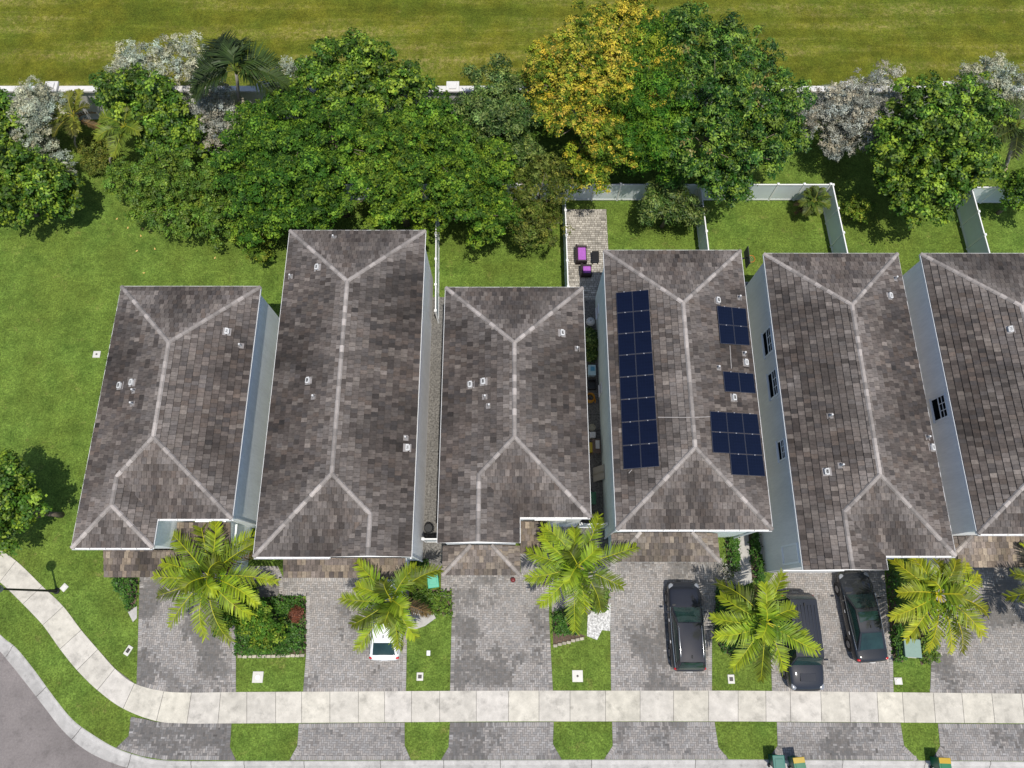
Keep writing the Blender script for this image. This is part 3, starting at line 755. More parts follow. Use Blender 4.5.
def gate(label, x0, x1, y):
    g = fence(label, (x0, y), (x1, y), 1.8, step=2.4, name='gate'); g['category'] = 'gate'
    mb = MB(); mb.box(((x1 - x0) * .7, -.06, 1.05), (.04, .05, .16), (.1, .1, .1)); mb.build('handle', M['black'], g)
gate('white gate closing the gap beside the pale blue-grey wall of the stepped-roof house', -13.8, -12.6, at(245, 521, 1.8).y)
gate('white gate closing the gravel strip between the longest house and the short house', -4.95, -3.6, at(430, 539, 1.8).y)
gate('white gate closing the cluttered side path beside the house with solar panels', 3.85, 5.3, at(588, 524, 1.8).y)
gate('white gate closing the gap beside the wall with one side window', 21.8, 23.3, at(966, 531, 1.8).y)

# ------------------------------------------------------------------ vegetation
def quads_mesh(name, C, Nrm, size, aspect, cols, m, parent=None, fold=0.0, seed=0):
    """many small pointed leaves in one mesh"""
    r = np.random.RandomState(seed); n = len(C)
    Nrm = Nrm / (np.linalg.norm(Nrm, axis=1, keepdims=True) + 1e-9)
    t = r.normal(size=(n, 3)); t -= (t * Nrm).sum(1, keepdims=True) * Nrm; t /= np.linalg.norm(t, axis=1, keepdims=True) + 1e-9
    b = np.cross(Nrm, t); s = (size * r.uniform(.65, 1.3, (n, 1)))
    w = s * aspect
    v = np.empty((n, 4, 3), np.float32)
    v[:, 0] = C - t * s * .5; v[:, 1] = C + b * w * .5 - Nrm * s * .06 + t * s * .05; v[:, 2] = C + t * s * .5 - Nrm * s * .10; v[:, 3] = C - b * w * .5 - Nrm * s * .06 + t * s * .05
    me = bpy.data.meshes.new(name); me.vertices.add(n * 4); me.vertices.foreach_set('co', v.ravel())
    me.loops.add(n * 4); me.loops.foreach_set('vertex_index', np.arange(n * 4, dtype=np.int32))
    me.polygons.add(n); me.polygons.foreach_set('loop_start', np.arange(0, n * 4, 4, dtype=np.int32)); me.polygons.foreach_set('loop_total', np.full(n, 4, np.int32))
    ca = me.color_attributes.new('Col', 'FLOAT_COLOR', 'CORNER'); a = np.ones((n, 4, 4), np.float32); a[:, :, :3] = cols[:, None, :]; ca.data.foreach_set('color', a.ravel())
    me.materials.append(m); me.update(calc_edges=True); me.validate()
    o = bpy.data.objects.new(name, me); COL.objects.link(o)
    if parent: o.parent = parent
    return o
KINDS = {  # leaf size, aspect, base colour, second colour, share of second, material, rosettes per m2, leaves per rosette, lobe radius
    'broad':  (.19, .72, (.042, .094, .008), (.160, .240, .022), .40, 'gloss', 9, 12, .44),
    'green':  (.16, .60, (.028, .076, .006), (.110, .195, .016), .42, 'leaf', 11, 12, .50),
    'light':  (.15, .60, (.038, .090, .007), (.130, .205, .017), .42, 'leaf', 11, 12, .46),
    'olive':  (.21, .36, (.040, .080, .013), (.140, .190, .045), .42, 'gloss', 11, 13, .42),
    'fine':   (.13, .55, (.060, .086, .010), (.145, .160, .028), .40, 'leaf', 12, 11, .36),
    'gold':   (.15, .52, (.060, .112, .008), (.165, .215, .016), .45, 'leaf', 11, 12, .46),
    'feather': (.19, .28, (.026, .082, .005), (.100, .185, .013), .42, 'leaf', 12, 13, .55),
    'dark':   (.19, .48, (.020, .062, .006), (.125, .205, .024), .42, 'gloss', 11, 13, .44),
    'silver': (.13, .42, (.225, .245, .175), (.38, .395, .30), .5, 'silver', 12, 12, .34),
    'grey':   (.13, .42, (.215, .212, .170), (.355, .35, .29), .5, 'silver', 12, 12, .36),
    'yellowgreen': (.15, .60, (.085, .150, .014), (.185, .225, .024), .38, 'leaf', 12, 11, .30),
    'lime':   (.14, .60, (.050, .115, .010), (.150, .205, .020), .36, 'leaf', 13, 12, .30),
    'red':    (.13, .50, (.120, .040, .022), (.20, .085, .05), .4, 'leaf', 13, 10, .2),
    'hedge':  (.13, .65, (.036, .098, .012), (.070, .150, .020), .40, 'gloss', 26, 8, .3),
    'hedgelight': (.13, .65, (.070, .135, .014), (.120, .185, .022), .40, 'gloss', 14, 9, .36),
}
def foliage(name, ells, kind, origin, parent, seed, dens=1.0, accents=None):
    """rosettes of leaves over many small bough lobes that stand apart around the given ellipsoids (x, y, z, rx, rz)"""
    size, asp, c1, c2, share, mat, tw, per, LR = KINDS[kind]; r = np.random.RandomState(seed); Cs, Ns, Ks = [], [], []
    o = np.array(origin); c1 = np.array(c1); c2 = np.array(c2)
    for (x, y, z, rx, rz) in ells:
        lr0 = min(LR, rx * .42); nl = int(6 + 2.9 * (rx / lr0) ** 1.75)
        for _ in range(nl):
            d = r.normal(size=3); d /= np.linalg.norm(d); d[2] = d[2] if d[2] > -.35 else -d[2] * .6
            q = r.uniform(.45, 1.0); lc = np.array((x + d[0] * rx * q, y + d[1] * rx * q, z + d[2] * rz * q)); lr = lr0 * r.uniform(.6, 1.25)
            lobek = r.uniform(.66, 1.30); hue = r.uniform(-.12, .12)
            nt_ = max(4, int(4 * math.pi * lr * lr * tw * .62 * dens))
            td = r.normal(size=(nt_, 3)); td /= np.linalg.norm(td, axis=1, keepdims=True); td[:, 2] = np.where(td[:, 2] < -.2, -td[:, 2], td[:, 2])
            tp = lc + td * lr * r.uniform(.7, 1.12, (nt_, 1)) * np.array((1, 1, .8))
            tk = r.uniform(.72, 1.28, nt_); sel = r.rand(nt_) < share
            acc = None
            if accents: 
                acc = np.zeros(nt_)
                for (ax, ay, az, ar, p) in accents: acc = np.maximum(acc, p * (((tp - np.array((ax, ay, az))) ** 2).sum(1) < ar * ar))
                acc = r.rand(nt_) < acc * np.clip(td[:, 2] + .55, 0, 1) * (1.25 if lobek > .95 else .55)
            for k in range(nt_):
                lp = tp[k] + r.normal(size=(per, 3)) * np.array((1, 1, .55)) * size * .62
                nn = td[k] * .8 + np.array((0, 0, .7)) + r.normal(size=(per, 3)) * .40 + (lp - tp[k]) / size * .55
                base = (c2 if sel[k] else c1) * (1.12 * lobek * tk[k])
                if acc is not None and acc[k]:
                    base = np.array(ACC[r.randint(len(ACC))]) * tk[k] if kind != 'dark' else np.array((.26, .21, .06)) * tk[k]
                cc = base[None, :] * r.uniform(.75, 1.25, (per, 1)); cc = cc * np.array((1 + hue, 1, 1 - hue))
                Cs.append(lp); Ns.append(nn); Ks.append(cc)
    C = np.concatenate(Cs) - o; Nn = np.concatenate(Ns); K = np.clip(np.concatenate(Ks), 0, .9)
    return quads_mesh(name, C, Nn, size, asp, K, M[mat], parent, seed=seed)
ACC = [(.44, .37, .035), (.50, .42, .05), (.30, .30, .025), (.38, .32, .03), (.33, .31, .03), (.44, .32, .05), (.50, .40, .04)]
def tree(label, lob, kind, seed, cat='tree', name='tree', group=None, dens=1.0, accents=None, base=None, trunk=True):
    """lob: (px, py, z, radius, half height); the trunk stands on the ground beneath the crown"""
    ells = []
    for (px, py, z, rx, rz) in lob:
        p = at(px, py, z); ells.append((p.x, p.y, z, rx, rz * 1.15))
    bx, by = (sum(e[0] * e[3] for e in ells) / sum(e[3] for e in ells), sum(e[1] * e[3] for e in ells) / sum(e[3] for e in ells)) if base is None else at(*base)[:2]
    root = thing(name, label, cat, (bx, by, 0), 0, group); o = (bx, by, 0); r = random.Random(seed)
    if accents: accents = [(*at(px, py, z), ra, p) for px, py, z, ra, p in accents]
    foliage('crown' if cat == 'tree' else 'foliage', ells, kind, o, root, seed, dens, accents)
    if trunk:
        mb = MB(); zt = min(e[2] for e in ells); H = max(e[2] for e in ells); tr = .05 + .028 * H
        fork = Vector((r.uniform(-.1, .1), r.uniform(-.1, .1), max(.25, zt * .45)))
        mb.tube([(0, 0, -.05), fork * .5, fork], [tr * 1.25, tr, tr * .85], 8)
        for e in ells:
            c = Vector((e[0] - bx, e[1] - by, e[2]))
            mid = fork.lerp(c, .55) + Vector((r.uniform(-.2, .2), r.uniform(-.2, .2), .15))
            mb.tube([fork, mid, c], [tr * .7, tr * .45, tr * .2], 6)
            for _ in range(5):
                d = Vector((r.gauss(0, 1), r.gauss(0, 1), abs(r.gauss(0, .7)))).normalized(); mb.tube([mid.lerp(c, r.random()), c + Vector((d.x * e[3] * .8, d.y * e[3] * .8, d.z * e[4] * .8))], [tr * .22, tr * .06], 5)
        mb.build('trunk' if cat == 'tree' else 'stem', M['bark'], root, smooth=True)
    return root
G = 'trees along the back boundary'
tree('leafy bright green tree at the western picture edge casting shade on the lawn', [(18, 178, 3.4, 2.5, 1.9), (48, 190, 2.8, 2.0, 1.6), (20, 205, 2.4, 1.8, 1.5), (-20, 180, 3.4, 2.4, 2.0), (65, 205, 1.8, 1.0, 1.0), (-45, 200, 2.5, 2.2, 1.8)], 'broad', 1, group=G)
tree('small green tree in front of the boundary wall, cut by the western edge', [(4, 120, 3.0, 1.7, 1.6), (-22, 125, 3.0, 2.0, 1.8), (8, 145, 2.2, 1.3, 1.2)], 'broad', 2, group=G)
tree('silver-leaved tree beside the westernmost wall pier', [(38, 108, 3.2, 1.9, 1.6), (32, 135, 2.4, 1.6, 1.4), (60, 168, 1.3, 1.0, .9), (45, 150, 1.6, 1.0, 1.0)], 'silver', 3, group=G)
tree('rounded glossy green tree breaking the wall line west of the coconut palm', [(135, 98, 3.9, 2.2, 1.7), (165, 108, 3.6, 1.9, 1.6), (118, 100, 3.2, 1.3, 1.2), (163, 138, 2.6, 1.7, 1.4), (190, 140, 2.4, 1.4, 1.3)], 'broad', 4, group=G)
tree('pale silver tree leaning over the boundary wall behind the rounded glossy green tree', [(140, 68, 3.7, 1.8, 1.4), (183, 62, 3.9, 1.9, 1.6), (128, 78, 3.2, 1.0, .9), (205, 75, 3.2, 1.2, 1.0)], 'silver', 5, group=G)
tree('silver tree directly below the coconut palm crown', [(213, 108, 3.3, 1.9, 1.6), (222, 130, 2.6, 1.6, 1.4), (208, 142, 1.6, .9, .9)], 'grey', 6, group=G)
tree('low dark green mounded shrub tree at the lawn edge below two small palms', [(135, 185, 1.9, 1.9, 1.5), (170, 178, 2.6, 2.1, 1.8), (178, 212, 2.0, 1.9, 1.7), (205, 225, 1.6, 1.5, 1.4), (210, 185, 2.6, 1.9, 1.7), (150, 210, 1.5, 1.5, 1.3), (228, 215, 2.2, 1.6, 1.5)], 'hedgelight', 7, group=G, dens=1.0)
tree('yellowish variegated shrub beside the low dark green mounded tree', [(205, 205, 1.9, 1.1, 1.0), (195, 222, 1.2, .9, .8)], 'yellowgreen', 8, 'shrub', 'shrub')
tree('silver tree tucked between coconut palm and the tall green tree', [(292, 76, 3.6, 1.4, 1.3), (283, 95, 2.8, 1.0, 1.1)], 'silver', 9, group=G)
tree('tall green tree rising above the boundary wall, east of the coconut palm', [(345, 68, 5.2, 2.3, 1.8), (375, 72, 5.0, 1.9, 1.7), (315, 92, 4.4, 2.0, 1.7), (355, 100, 4.4, 2.4, 1.8), (400, 95, 4.2, 2.2, 1.7)], 'broad', 10, group=G)
tree('wide mid green tree reaching the lawn beside the back corner of the longest house', [(262, 138, 5.0, 2.2, 1.8), (285, 125, 5.0, 2.3, 1.8), (255, 175, 4.4, 2.4, 2.0), (295, 165, 5.2, 2.5, 2.0), (262, 212, 3.2, 2.2, 1.9), (295, 205, 4.0, 2.2, 1.8)], 'green', 11, group=G)
tree('yellow-green bush at the lawn edge under the wide mid green tree', [(247, 236, 1.2, 1.1, 1.0), (262, 250, 1.0, .9, .8)], 'yellowgreen', 12, 'shrub', 'shrub')
tree('dense mid green tree behind the roof of the longest house', [(335, 140, 5.4, 2.2, 1.8), (325, 175, 5.2, 2.1, 1.8), (320, 205, 4.4, 1.6, 1.4)], 'green', 13, group=G)
tree('broad light green tree overhanging the back hip of the longest house', [(385, 150, 5.6, 2.4, 1.9), (380, 190, 5.2, 2.4, 1.9), (415, 175, 5.2, 2.3, 1.9), (400, 212, 4.2, 1.9, 1.6)], 'light', 14, group=G)
tree('fresh green tree beside the boundary wall pier near the middle', [(430, 128, 4.6, 2.1, 1.7), (450, 150, 4.4, 1.9, 1.6)], 'green', 15, group=G)
tree('grey-green long-leaved tree next to the golden flowering tree', [(495, 95, 5.0, 2.1, 1.8), (510, 125, 5.0, 2.1, 1.8), (480, 120, 4.4, 1.9, 1.6), (515, 150, 4.0, 1.6, 1.4)], 'olive', 16, group=G)
tree('light green tree over the back lawn of the short house', [(465, 180, 4.8, 2.3, 1.9), (490, 170, 4.6, 1.9, 1.6), (478, 215, 4.0, 2.0, 1.7), (450, 205, 3.6, 1.5, 1.3), (500, 212, 3.6, 1.6, 1.4), (488, 228, 3.0, 1.2, 1.1)], 'light', 17, group=G)
tree('thin olive-brown fine-leaved tree beside the paved patio', [(540, 190, 4.0, 2.0, 1.8), (558, 178, 3.8, 1.5, 1.4), (520, 215, 3.2, 1.7, 1.5), (545, 225, 3.0, 1.5, 1.4), (530, 236, 2.4, 1.2, 1.1)], 'fine', 18, group=G, dens=.75)
tree('large tree covered in golden yellow blossom', [(600, 35, 7.2, 2.4, 1.6), (560, 75, 6.4, 2.2, 1.7), (600, 80, 7.0, 2.7, 2.0), (580, 120, 6.0, 2.5, 1.9), (555, 110, 5.2, 1.7, 1.5), (545, 92, 5.4, 1.7, 1.4), (635, 25, 7.0, 1.7, 1.4), (610, 140, 5.6, 2.2, 1.8), (590, 170, 4.2, 1.8, 1.5), (630, 60, 7.0, 1.8, 1.6)], 'gold', 19, group=G,
     accents=[(585, 50, 7, 3.6, .60), (565, 85, 6.5, 3.2, .50), (600, 100, 7, 3.0, .50), (600, 30, 7.4, 2.8, .62), (585, 160, 5, 3.2, .25), (640, 20, 7.4, 1.8, .5), (545, 90, 5.8, 1.8, .6), (620, 65, 7.6, 1.6, .55)])
tree('feathery deep green tree merging with the golden flowering tree', [(650, 70, 7.0, 2.4, 1.8), (660, 40, 6.8, 1.9, 1.5), (660, 105, 6.8, 2.4, 1.9), (645, 135, 6.0, 2.3, 1.8), (625, 100, 6.2, 1.8, 1.6), (655, 160, 4.6, 1.9, 1.5)], 'feather', 20, group=G, accents=[(665, 60, 8, 1.1, .4), (660, 95, 8, .8, .4)])
tree('largest dark glossy green tree with a few orange leaf patches', [(690, 45, 7.0, 2.5, 1.7), (735, 60, 7.0, 2.6, 1.9), (715, 100, 7.4, 3.0, 2.2), (765, 110, 6.2, 2.6, 2.0), (700, 145, 6.2, 2.5, 1.9), (745, 150, 5.8, 2.5, 1.9), (725, 180, 4.4, 1.9, 1.5), (775, 140, 5.2, 1.8, 1.6)], 'dark', 21, group=G,
     accents=[(755, 95, 7.6, .8, .7), (770, 75, 7.4, .5, .6), (690, 145, 7.4, .5, .5), (715, 150, 7.4, .5, .4), (680, 55, 8, .8, .5)])
tree('small round tree with reddish trunk in the dark corner yard', [(668, 200, 2.6, 1.5, 1.2), (685, 212, 2.4, 1.1, 1.0), (655, 212, 2.2, 1.0, .9)], 'olive', 22)
tree('wide grey silver tree between the two largest trees on the east', [(845, 108, 4.0, 2.2, 1.8), (875, 95, 4.2, 1.9, 1.6), (822, 125, 3.4, 1.7, 1.5), (860, 135, 3.2, 2.1, 1.6), (838, 145, 2.6, 1.4, 1.2)], 'grey', 23, group=G)
tree('large bright green tree over the eastern back yards', [(925, 120, 5.4, 2.6, 2.0), (965, 115, 5.2, 2.4, 1.9), (905, 150, 4.8, 2.3, 1.9), (945, 160, 5.0, 2.7, 2.1), (925, 195, 3.8, 2.2, 1.7), (970, 165, 4.2, 1.9, 1.6), (900, 185, 3.4, 1.6, 1.4)], 'broad', 24, group=G)
tree('silver tree leaning over the boundary wall near the eastern edge', [(985, 82, 3.8, 1.7, 1.4), (1008, 88, 3.6, 1.4, 1.3), (968, 85, 3.4, 1.1, 1.0)], 'silver', 25, group=G)
tree('round yellow-green shrub outside the east fence of the small palm yard', [(858, 211, .9, .95, .85)], 'yellowgreen', 26, 'shrub', 'shrub')
tree('young tree in the fenced yard at the picture edge', [(1015, 190, 2.4, 1.1, 1.0), (1028, 198, 2.2, 1.1, .9)], 'green', 27)
tree('solitary bright green tree standing on the open western lawn', [(8, 490, 3.4, 1.5, 1.4), (26, 505, 2.8, 1.15, 1.1), (0, 525, 2.8, 1.5, 1.3), (-22, 505, 3.2, 1.7, 1.6), (5, 470, 2.6, 1.0, 1.0)], 'broad', 28, base=(62, 515), dens=1.1)
tree('low scrub in the shade under the back trees west of the longest house', [(100, 150, .5, 1.4, .5), (95, 165, .4, 1.0, .4)], 'fine', 29, 'shrub', 'shrub', trunk=True)

# palms
def frond_mesh(L, e0, droop, seed, c_tip, c_in, leaf=.62, n=24, m=None):
    r = random.Random(seed); mb = MB(); pts = []
    side_bend = r.uniform(-.18, .18); kf = r.choice([.38, .6, .85, 1.0, 1.1, 1.2])  # kf: random frond tone; the dark picks paint in shadowed fronds
    for i in range(13):
        t = i / 12; pts.append(Vector((L * (t * math.cos(e0) * (1 - .10 * t * t)), side_bend * L * t * t, L * (t * math.sin(e0) - droop * t * t))))
    mb.tube(pts, [.035 - .027 * i / 12 for i in range(13)], 5, (c_tip[0] * 1.35, c_tip[1] * 1.2, c_tip[2] * 1.2))
    for i in range(n):
        t = .14 + .86 * (i / (n - 1)); f = t * 12; k = min(11, int(f)); p = pts[k].lerp(pts[k + 1], f - k); d = (pts[k + 1] - pts[k]).normalized()
        s = d.cross(Vector((0, 0, 1))).normalized(); up = s.cross(d)
        ll = leaf * (1 - abs(t - .45) ** 1.6 * 1.5) * r.uniform(.85, 1.1) if t < .9 else leaf * .5 * r.uniform(.7, 1.1)
        ll = max(.16, ll)
        for sg in (-1, 1):
            if r.random() < .06: continue
            fw = .30 + .75 * t + r.uniform(-.12, .12); dirv = (s * sg + d * fw + up * (.42 + r.uniform(-.15, .15))).normalized()
            w = .050 * r.uniform(.75, 1.15); wd = d * w; l2 = ll * r.uniform(.9, 1.15)
            a = p; b = p + dirv * l2 * .5; c = b + (dirv - Vector((0, 0, .12 + .22 * r.random()))).normalized() * l2 * .55
            k_ = r.uniform(.55, 1.25) * kf; mixf = min(1, t * .8 + r.uniform(-.15, .2)); col = [(x * (1 - mixf) + y * mixf) * k_ for x, y in zip(c_in, c_tip)]
            mb.face([a - wd * .7, a + wd * .7, b + wd, b - wd], col); mb.face([b - wd, b + wd, c + wd * .3, c - wd * .3], [x * 1.05 for x in col])
    return mb
def palm(name, label, px, py, zc, base_px, fr, seed, c_tip=(.36, .41, .020), c_in=(.095, .195, .012), L=2.9, leaf=.62, group=None, trunk_r=.11, droop=.45, nleaf=31):
    """fr: compass angles (0 = east, 90 = north) of the fronds; inner ones stand up more"""
    top = at(px, py, zc); b = at(*base_px); r = random.Random(seed)
    root = thing(name, label, 'palm', (b.x, b.y, 0), 0, group); q = top - Vector((b.x, b.y, 0))
    mb = MB(); mid = Vector((q.x * .45, q.y * .45, q.z * .55)); pts = [Vector((0, 0, -.05)), Vector((q.x * .12, q.y * .12, q.z * .25)), mid, Vector((q.x * .8, q.y * .8, q.z * .82)), q]
    mb.tube(pts, [trunk_r * 1.6, trunk_r * 1.15, trunk_r, trunk_r * .9, trunk_r * .8], 10); mb.build('trunk', M['palmbark'], root, smooth=True)
    mb = MB(); mb.tube([q - Vector((0, 0, .1)), q + Vector((0, 0, .35)), q + Vector((0, 0, .6))], [trunk_r * .9, trunk_r * .7, .03], 8, (.16, .22, .03)); mb.build('crownshaft', M['frond'], root, smooth=True)
    for i in range(2):
        a = r.uniform(0, 360); o = frond_mesh(L * .7, R(-25), .25, seed * 100 + 60 + i, (.20, .13, .05), (.16, .11, .05), leaf * .8, 18).build('frond', M['frond'], root)
        o.location = q - Vector((0, 0, .05)); o.rotation_euler = (0, 0, R(a))
    for i, a in enumerate(fr):
        if isinstance(a, tuple): ang, sc, e = a
        else: ang, sc, e = a, r.uniform(.88, 1.08), r.uniform(12, 34)
        o = frond_mesh(L * sc, R(e), droop * r.uniform(.75, 1.2) * (.8 + e / 90), seed * 100 + i, c_tip, c_in, leaf, nleaf).build('frond', M['frond'], root)
        o.location = q + Vector((0, 0, .15 + .2 * (e / 60))); o.rotation_euler = (R(r.uniform(-14, 14)), 0, R(ang))
    return root
GP = 'palms in the front planting strips'
palm('palm_tree', 'front palm beside the yellow-green bush, over the westernmost driveway', 211, 577, 3.5, (228, 588), [5, 32, 55, 78, 100, 128, 160, 185, 205, 232, 258, 283, 318, 345, (60, .6, 60), (200, .6, 62), (300, .6, 62)], 1, group=GP, L=3.75)
palm('palm_tree', 'front palm with leaning pale trunk, hanging over the white hatchback', 393, 600, 3.2, (424, 612), [(42, 1.05, 25), (68, .85, 38), (131, 1.05, 25), (187, .98, 20), (214, .9, 30), (236, 1.05, 15), (288, .85, 20), (303, .8, 22), (262, .6, 50), (100, .6, 60), (330, .5, 60), (160, .8, 35)], 2, c_tip=(.30, .34, .02), group=GP, L=3.3)
palm('palm_tree', 'front palm above the white gravel bed beside the short house driveway', 577, 566, 3.6, (588, 612), [(62, 1.05, 25), (95, .8, 40), (122, 1.0, 28), (150, .9, 28), (172, .95, 20), (200, .95, 18), (228, .95, 18), (262, 1.1, 14), (285, .8, 20), (310, .85, 20), (335, .9, 18), (12, 1.15, 16), (35, .7, 50), (240, .6, 58), (140, .6, 60)], 3, c_tip=(.33, .39, .022), c_in=(.11, .21, .014), group=GP, L=3.35)
palm('palm_tree', 'front palm overhanging the ribbed-roof black vehicle', 764, 622, 3.5, (742, 640), [(68, 1.0, 20), (90, .8, 38), (128, 1.05, 22), (155, .9, 22), (185, .95, 18), (205, .95, 18), (232, 1.0, 14), (258, 1.0, 14), (285, .9, 18), (325, 1.1, 15), (345, .9, 18), (30, .7, 35), (110, .6, 60), (220, .55, 60)], 4, group=GP, L=3.2)
palm('palm_tree', 'front palm above the pale green utility box by the eastern driveway', 936, 594, 3.6, (912, 622), [(12, 1.0, 20), (35, .95, 24), (60, .8, 35), (92, .75, 40), (118, .85, 30), (148, .95, 22), (172, .8, 30), (205, 1.0, 16), (228, 1.05, 15), (255, 1.0, 14), (278, 1.05, 15), (300, 1.05, 16), (325, 1.0, 18), (350, .9, 22), (135, .6, 60), (20, .55, 60)], 5, c_tip=(.42, .41, .02), group=GP, L=3.2)
palm('palm_tree', 'palm just past the eastern picture edge, shading the driveway', 1062, 590, 3.6, (1050, 615), [i * 26 for i in range(14)], 6, L=3.0, group=GP)
palm('coconut_palm', 'tall dark coconut palm with brown hanging fronds above the boundary wall', 236, 72, 6.2, (246, 126), [(95, 1.0, 30), (75, .9, 35), (112, 1.05, 30), (140, .95, 28), (160, .9, 20), (185, 1.0, 14), (205, 1.0, 10), (40, .9, 25), (5, 1.0, 12), (340, .9, 5), (125, .8, 50), (60, .6, 60)], 7, c_tip=(.055, .085, .018), c_in=(.028, .055, .012), L=3.4, leaf=1.05, droop=.62, nleaf=46)
palm('areca_palm', 'yellowish areca palm in front of the westernmost wall pier', 76, 118, 2.6, (78, 150), [(70, 1, 40), (98, .9, 48), (130, 1.1, 40), (170, 1, 30), (200, 1, 22), (235, .9, 20), (270, .8, 25), (20, .7, 40), (300, .7, 30)], 8, c_tip=(.24, .24, .03), c_in=(.10, .13, .02), L=2.4, leaf=.5, trunk_r=.06)
palm('areca_palm', 'green areca palm with broad drooping fronds below the rounded glossy tree', 127, 128, 3.7, (112, 168), [(30, .9, 35), (60, .7, 50), (150, 1.1, 30), (165, .9, 25), (205, 1.0, 20), (235, .8, 20), (265, 1.0, 14), (250, .9, 12), (330, .6, 30)], 9, c_tip=(.22, .25, .02), c_in=(.06, .12, .015), L=2.3, leaf=.6, trunk_r=.06)
palm('young_palm', 'young palm standing alone in the fenced lawn corner', 812, 203, 1.4, (806, 214), [(50, 1, 50), (75, .9, 60), (20, 1, 30), (110, .9, 50), (150, .7, 40), (190, .7, 30), (240, .8, 20), (280, .7, 20), (340, .9, 25)], 10, c_tip=(.16, .19, .03), c_in=(.05, .10, .015), L=1.5, leaf=.42, trunk_r=.07)
palm('coconut_palm', 'dark palm with arching fronds at the eastern picture edge by the wall', 1016, 128, 4.0, (1000, 172), [(100, 1, 40), (130, 1, 35), (160, .95, 28), (190, .95, 22), (215, .9, 15), (250, .9, 10), (70, 1, 40), (20, 1, 30), (320, .9, 15)], 11, c_tip=(.10, .12, .02), c_in=(.035, .065, .012), L=2.6, leaf=.7)

# hedges, beds, shrubs of the front gardens
def ell_px(px, py, z, rx, rz): p = at(px, py, z); return (p.x, p.y, z, rx, rz)
def hedge(label, pxs, h, kind, seed, name='hedge', cat='hedge', group=None, dens=1.0):
    """clipped hedge or ground-cover bed: leaf twigs fill a prism over a ground polygon"""
    poly = [tuple(at(*p)[:2]) for p in pxs]; cx = sum(p[0] for p in poly) / len(poly); cy = sum(p[1] for p in poly) / len(poly)
    root = thing(name, label, cat, (cx, cy, 0), 0, group); size, asp, c1, c2, share, mat, tw, per, LR = KINDS[kind]; r = np.random.RandomState(seed)
    xs = [p[0] for p in poly]; ys = [p[1] for p in poly]; area = abs(sum(poly[i][0] * poly[(i + 1) % len(poly)][1] - poly[(i + 1) % len(poly)][0] * poly[i][1] for i in range(len(poly)))) / 2
    n = int(area * 480 * dens); C = []; Nn = []; K = []
    while len(C) < n:
        p = (r.uniform(min(xs), max(xs)), r.uniform(min(ys), max(ys)))
        if not inside(p, poly): continue
        e = edge_dist(p, poly); top = h * (.75 + .25 * min(1, e / .25)) * (1 + .22 * noise.noise((p[0] * 2.2, p[1] * 2.2, seed)))
        z = top * (1 - abs(r.normal()) * .18) if e > .14 else r.uniform(.05, 1) * top
        k = 1 + .35 * noise.noise((p[0] * 3, p[1] * 3, seed + 5))
        b = np.array(c2 if r.rand() < share else c1) * k
        for _ in range(4):
            C.append((p[0] + r.normal() * .06 - cx, p[1] + r.normal() * .06 - cy, max(.03, z + r.normal() * .04))); Nn.append((r.normal() * .5, r.normal() * .5, 1)); K.append(b * r.uniform(.7, 1.3))
    quads_mesh('foliage', np.array(C), np.array(Nn), size, asp, np.clip(np.array(K), 0, 1), M[mat], root, seed=seed)
    mb = MB(); mb.face([(x - cx, y - cy, .014) for x, y in poly]); o = mb.build('soil', M['mulch'], root)
    if o.data.polygons[0].normal.z < 0: o.data.flip_normals()
    return root
hedge('square clipped dark green hedge bed beside the westernmost driveway', [(237, 601), (281, 597), (302, 597), (306, 601), (306, 654), (237, 655)], .55, 'hedge', 51)
tree('yellow-green bush growing out of the square clipped hedge bed', [(252, 612, 1.5, 1.0, .8), (232, 618, 1.2, .9, .7), (268, 628, 1.2, .9, .8), (262, 642, 1.0, .6, .6), (245, 598, 1.5, .8, .6), (222, 622, 1.0, .55, .5)], 'lime', 52, 'shrub', 'shrub')
tree('small reddish-leaved shrub at the corner of the square hedge bed', [(296, 615, .65, .32, .25)], 'red', 53, 'shrub', 'shrub')
hedge('bright green clipped ground-cover patch below the green wheelie bin', [(411, 588), (452, 591), (452, 617), (432, 614), (412, 604)], .45, 'hedgelight', 54)
hedge('dark green shrub clump with white flowers under the palm by white gravel', [(552, 612), (577, 606), (578, 634), (553, 634)], .5, 'hedge', 55)
hedge('bright green shrub clump on the north side of the white gravel', [(588, 596), (609, 590), (608, 612), (590, 612)], .5, 'hedgelight', 56)
hedge('dark leafy hedge strip along the east side of the black sedan', [(886, 572), (896, 572), (899, 625), (904, 640), (903, 662), (892, 661), (889, 610)], .55, 'hedge', 57)
hedge('olive ground-cover patch around the pale green utility box', [(919, 628), (934, 632), (938, 660), (921, 665), (918, 655)], .4, 'hedgelight', 58)
hedge('narrow green hedge beside the downspout of the solar house', [(725, 538), (738, 534), (738, 572), (728, 572)], .6, 'hedge', 59)
hedge('narrow green hedge along the base of the grey side wall', [(748, 531), (757, 531), (763, 583), (752, 580)], .6, 'hedge', 60)
hedge('dark green low hedge beside the western edge of the first driveway', [(115, 577), (138, 577), (136, 606), (129, 612), (124, 592), (115, 590)], .6, 'hedge', 61)
hedge('dark green shrubs beneath the palm overhanging the ribbed-roof vehicle', [(716, 588), (735, 585), (770, 600), (771, 655), (748, 660), (722, 652), (714, 635)], .45, 'hedge', 62)
hedge('dark green shrubs at the gravel end beside the longest house corner', [(412, 562), (428, 560), (432, 572), (412, 576)], .5, 'hedge', 63)
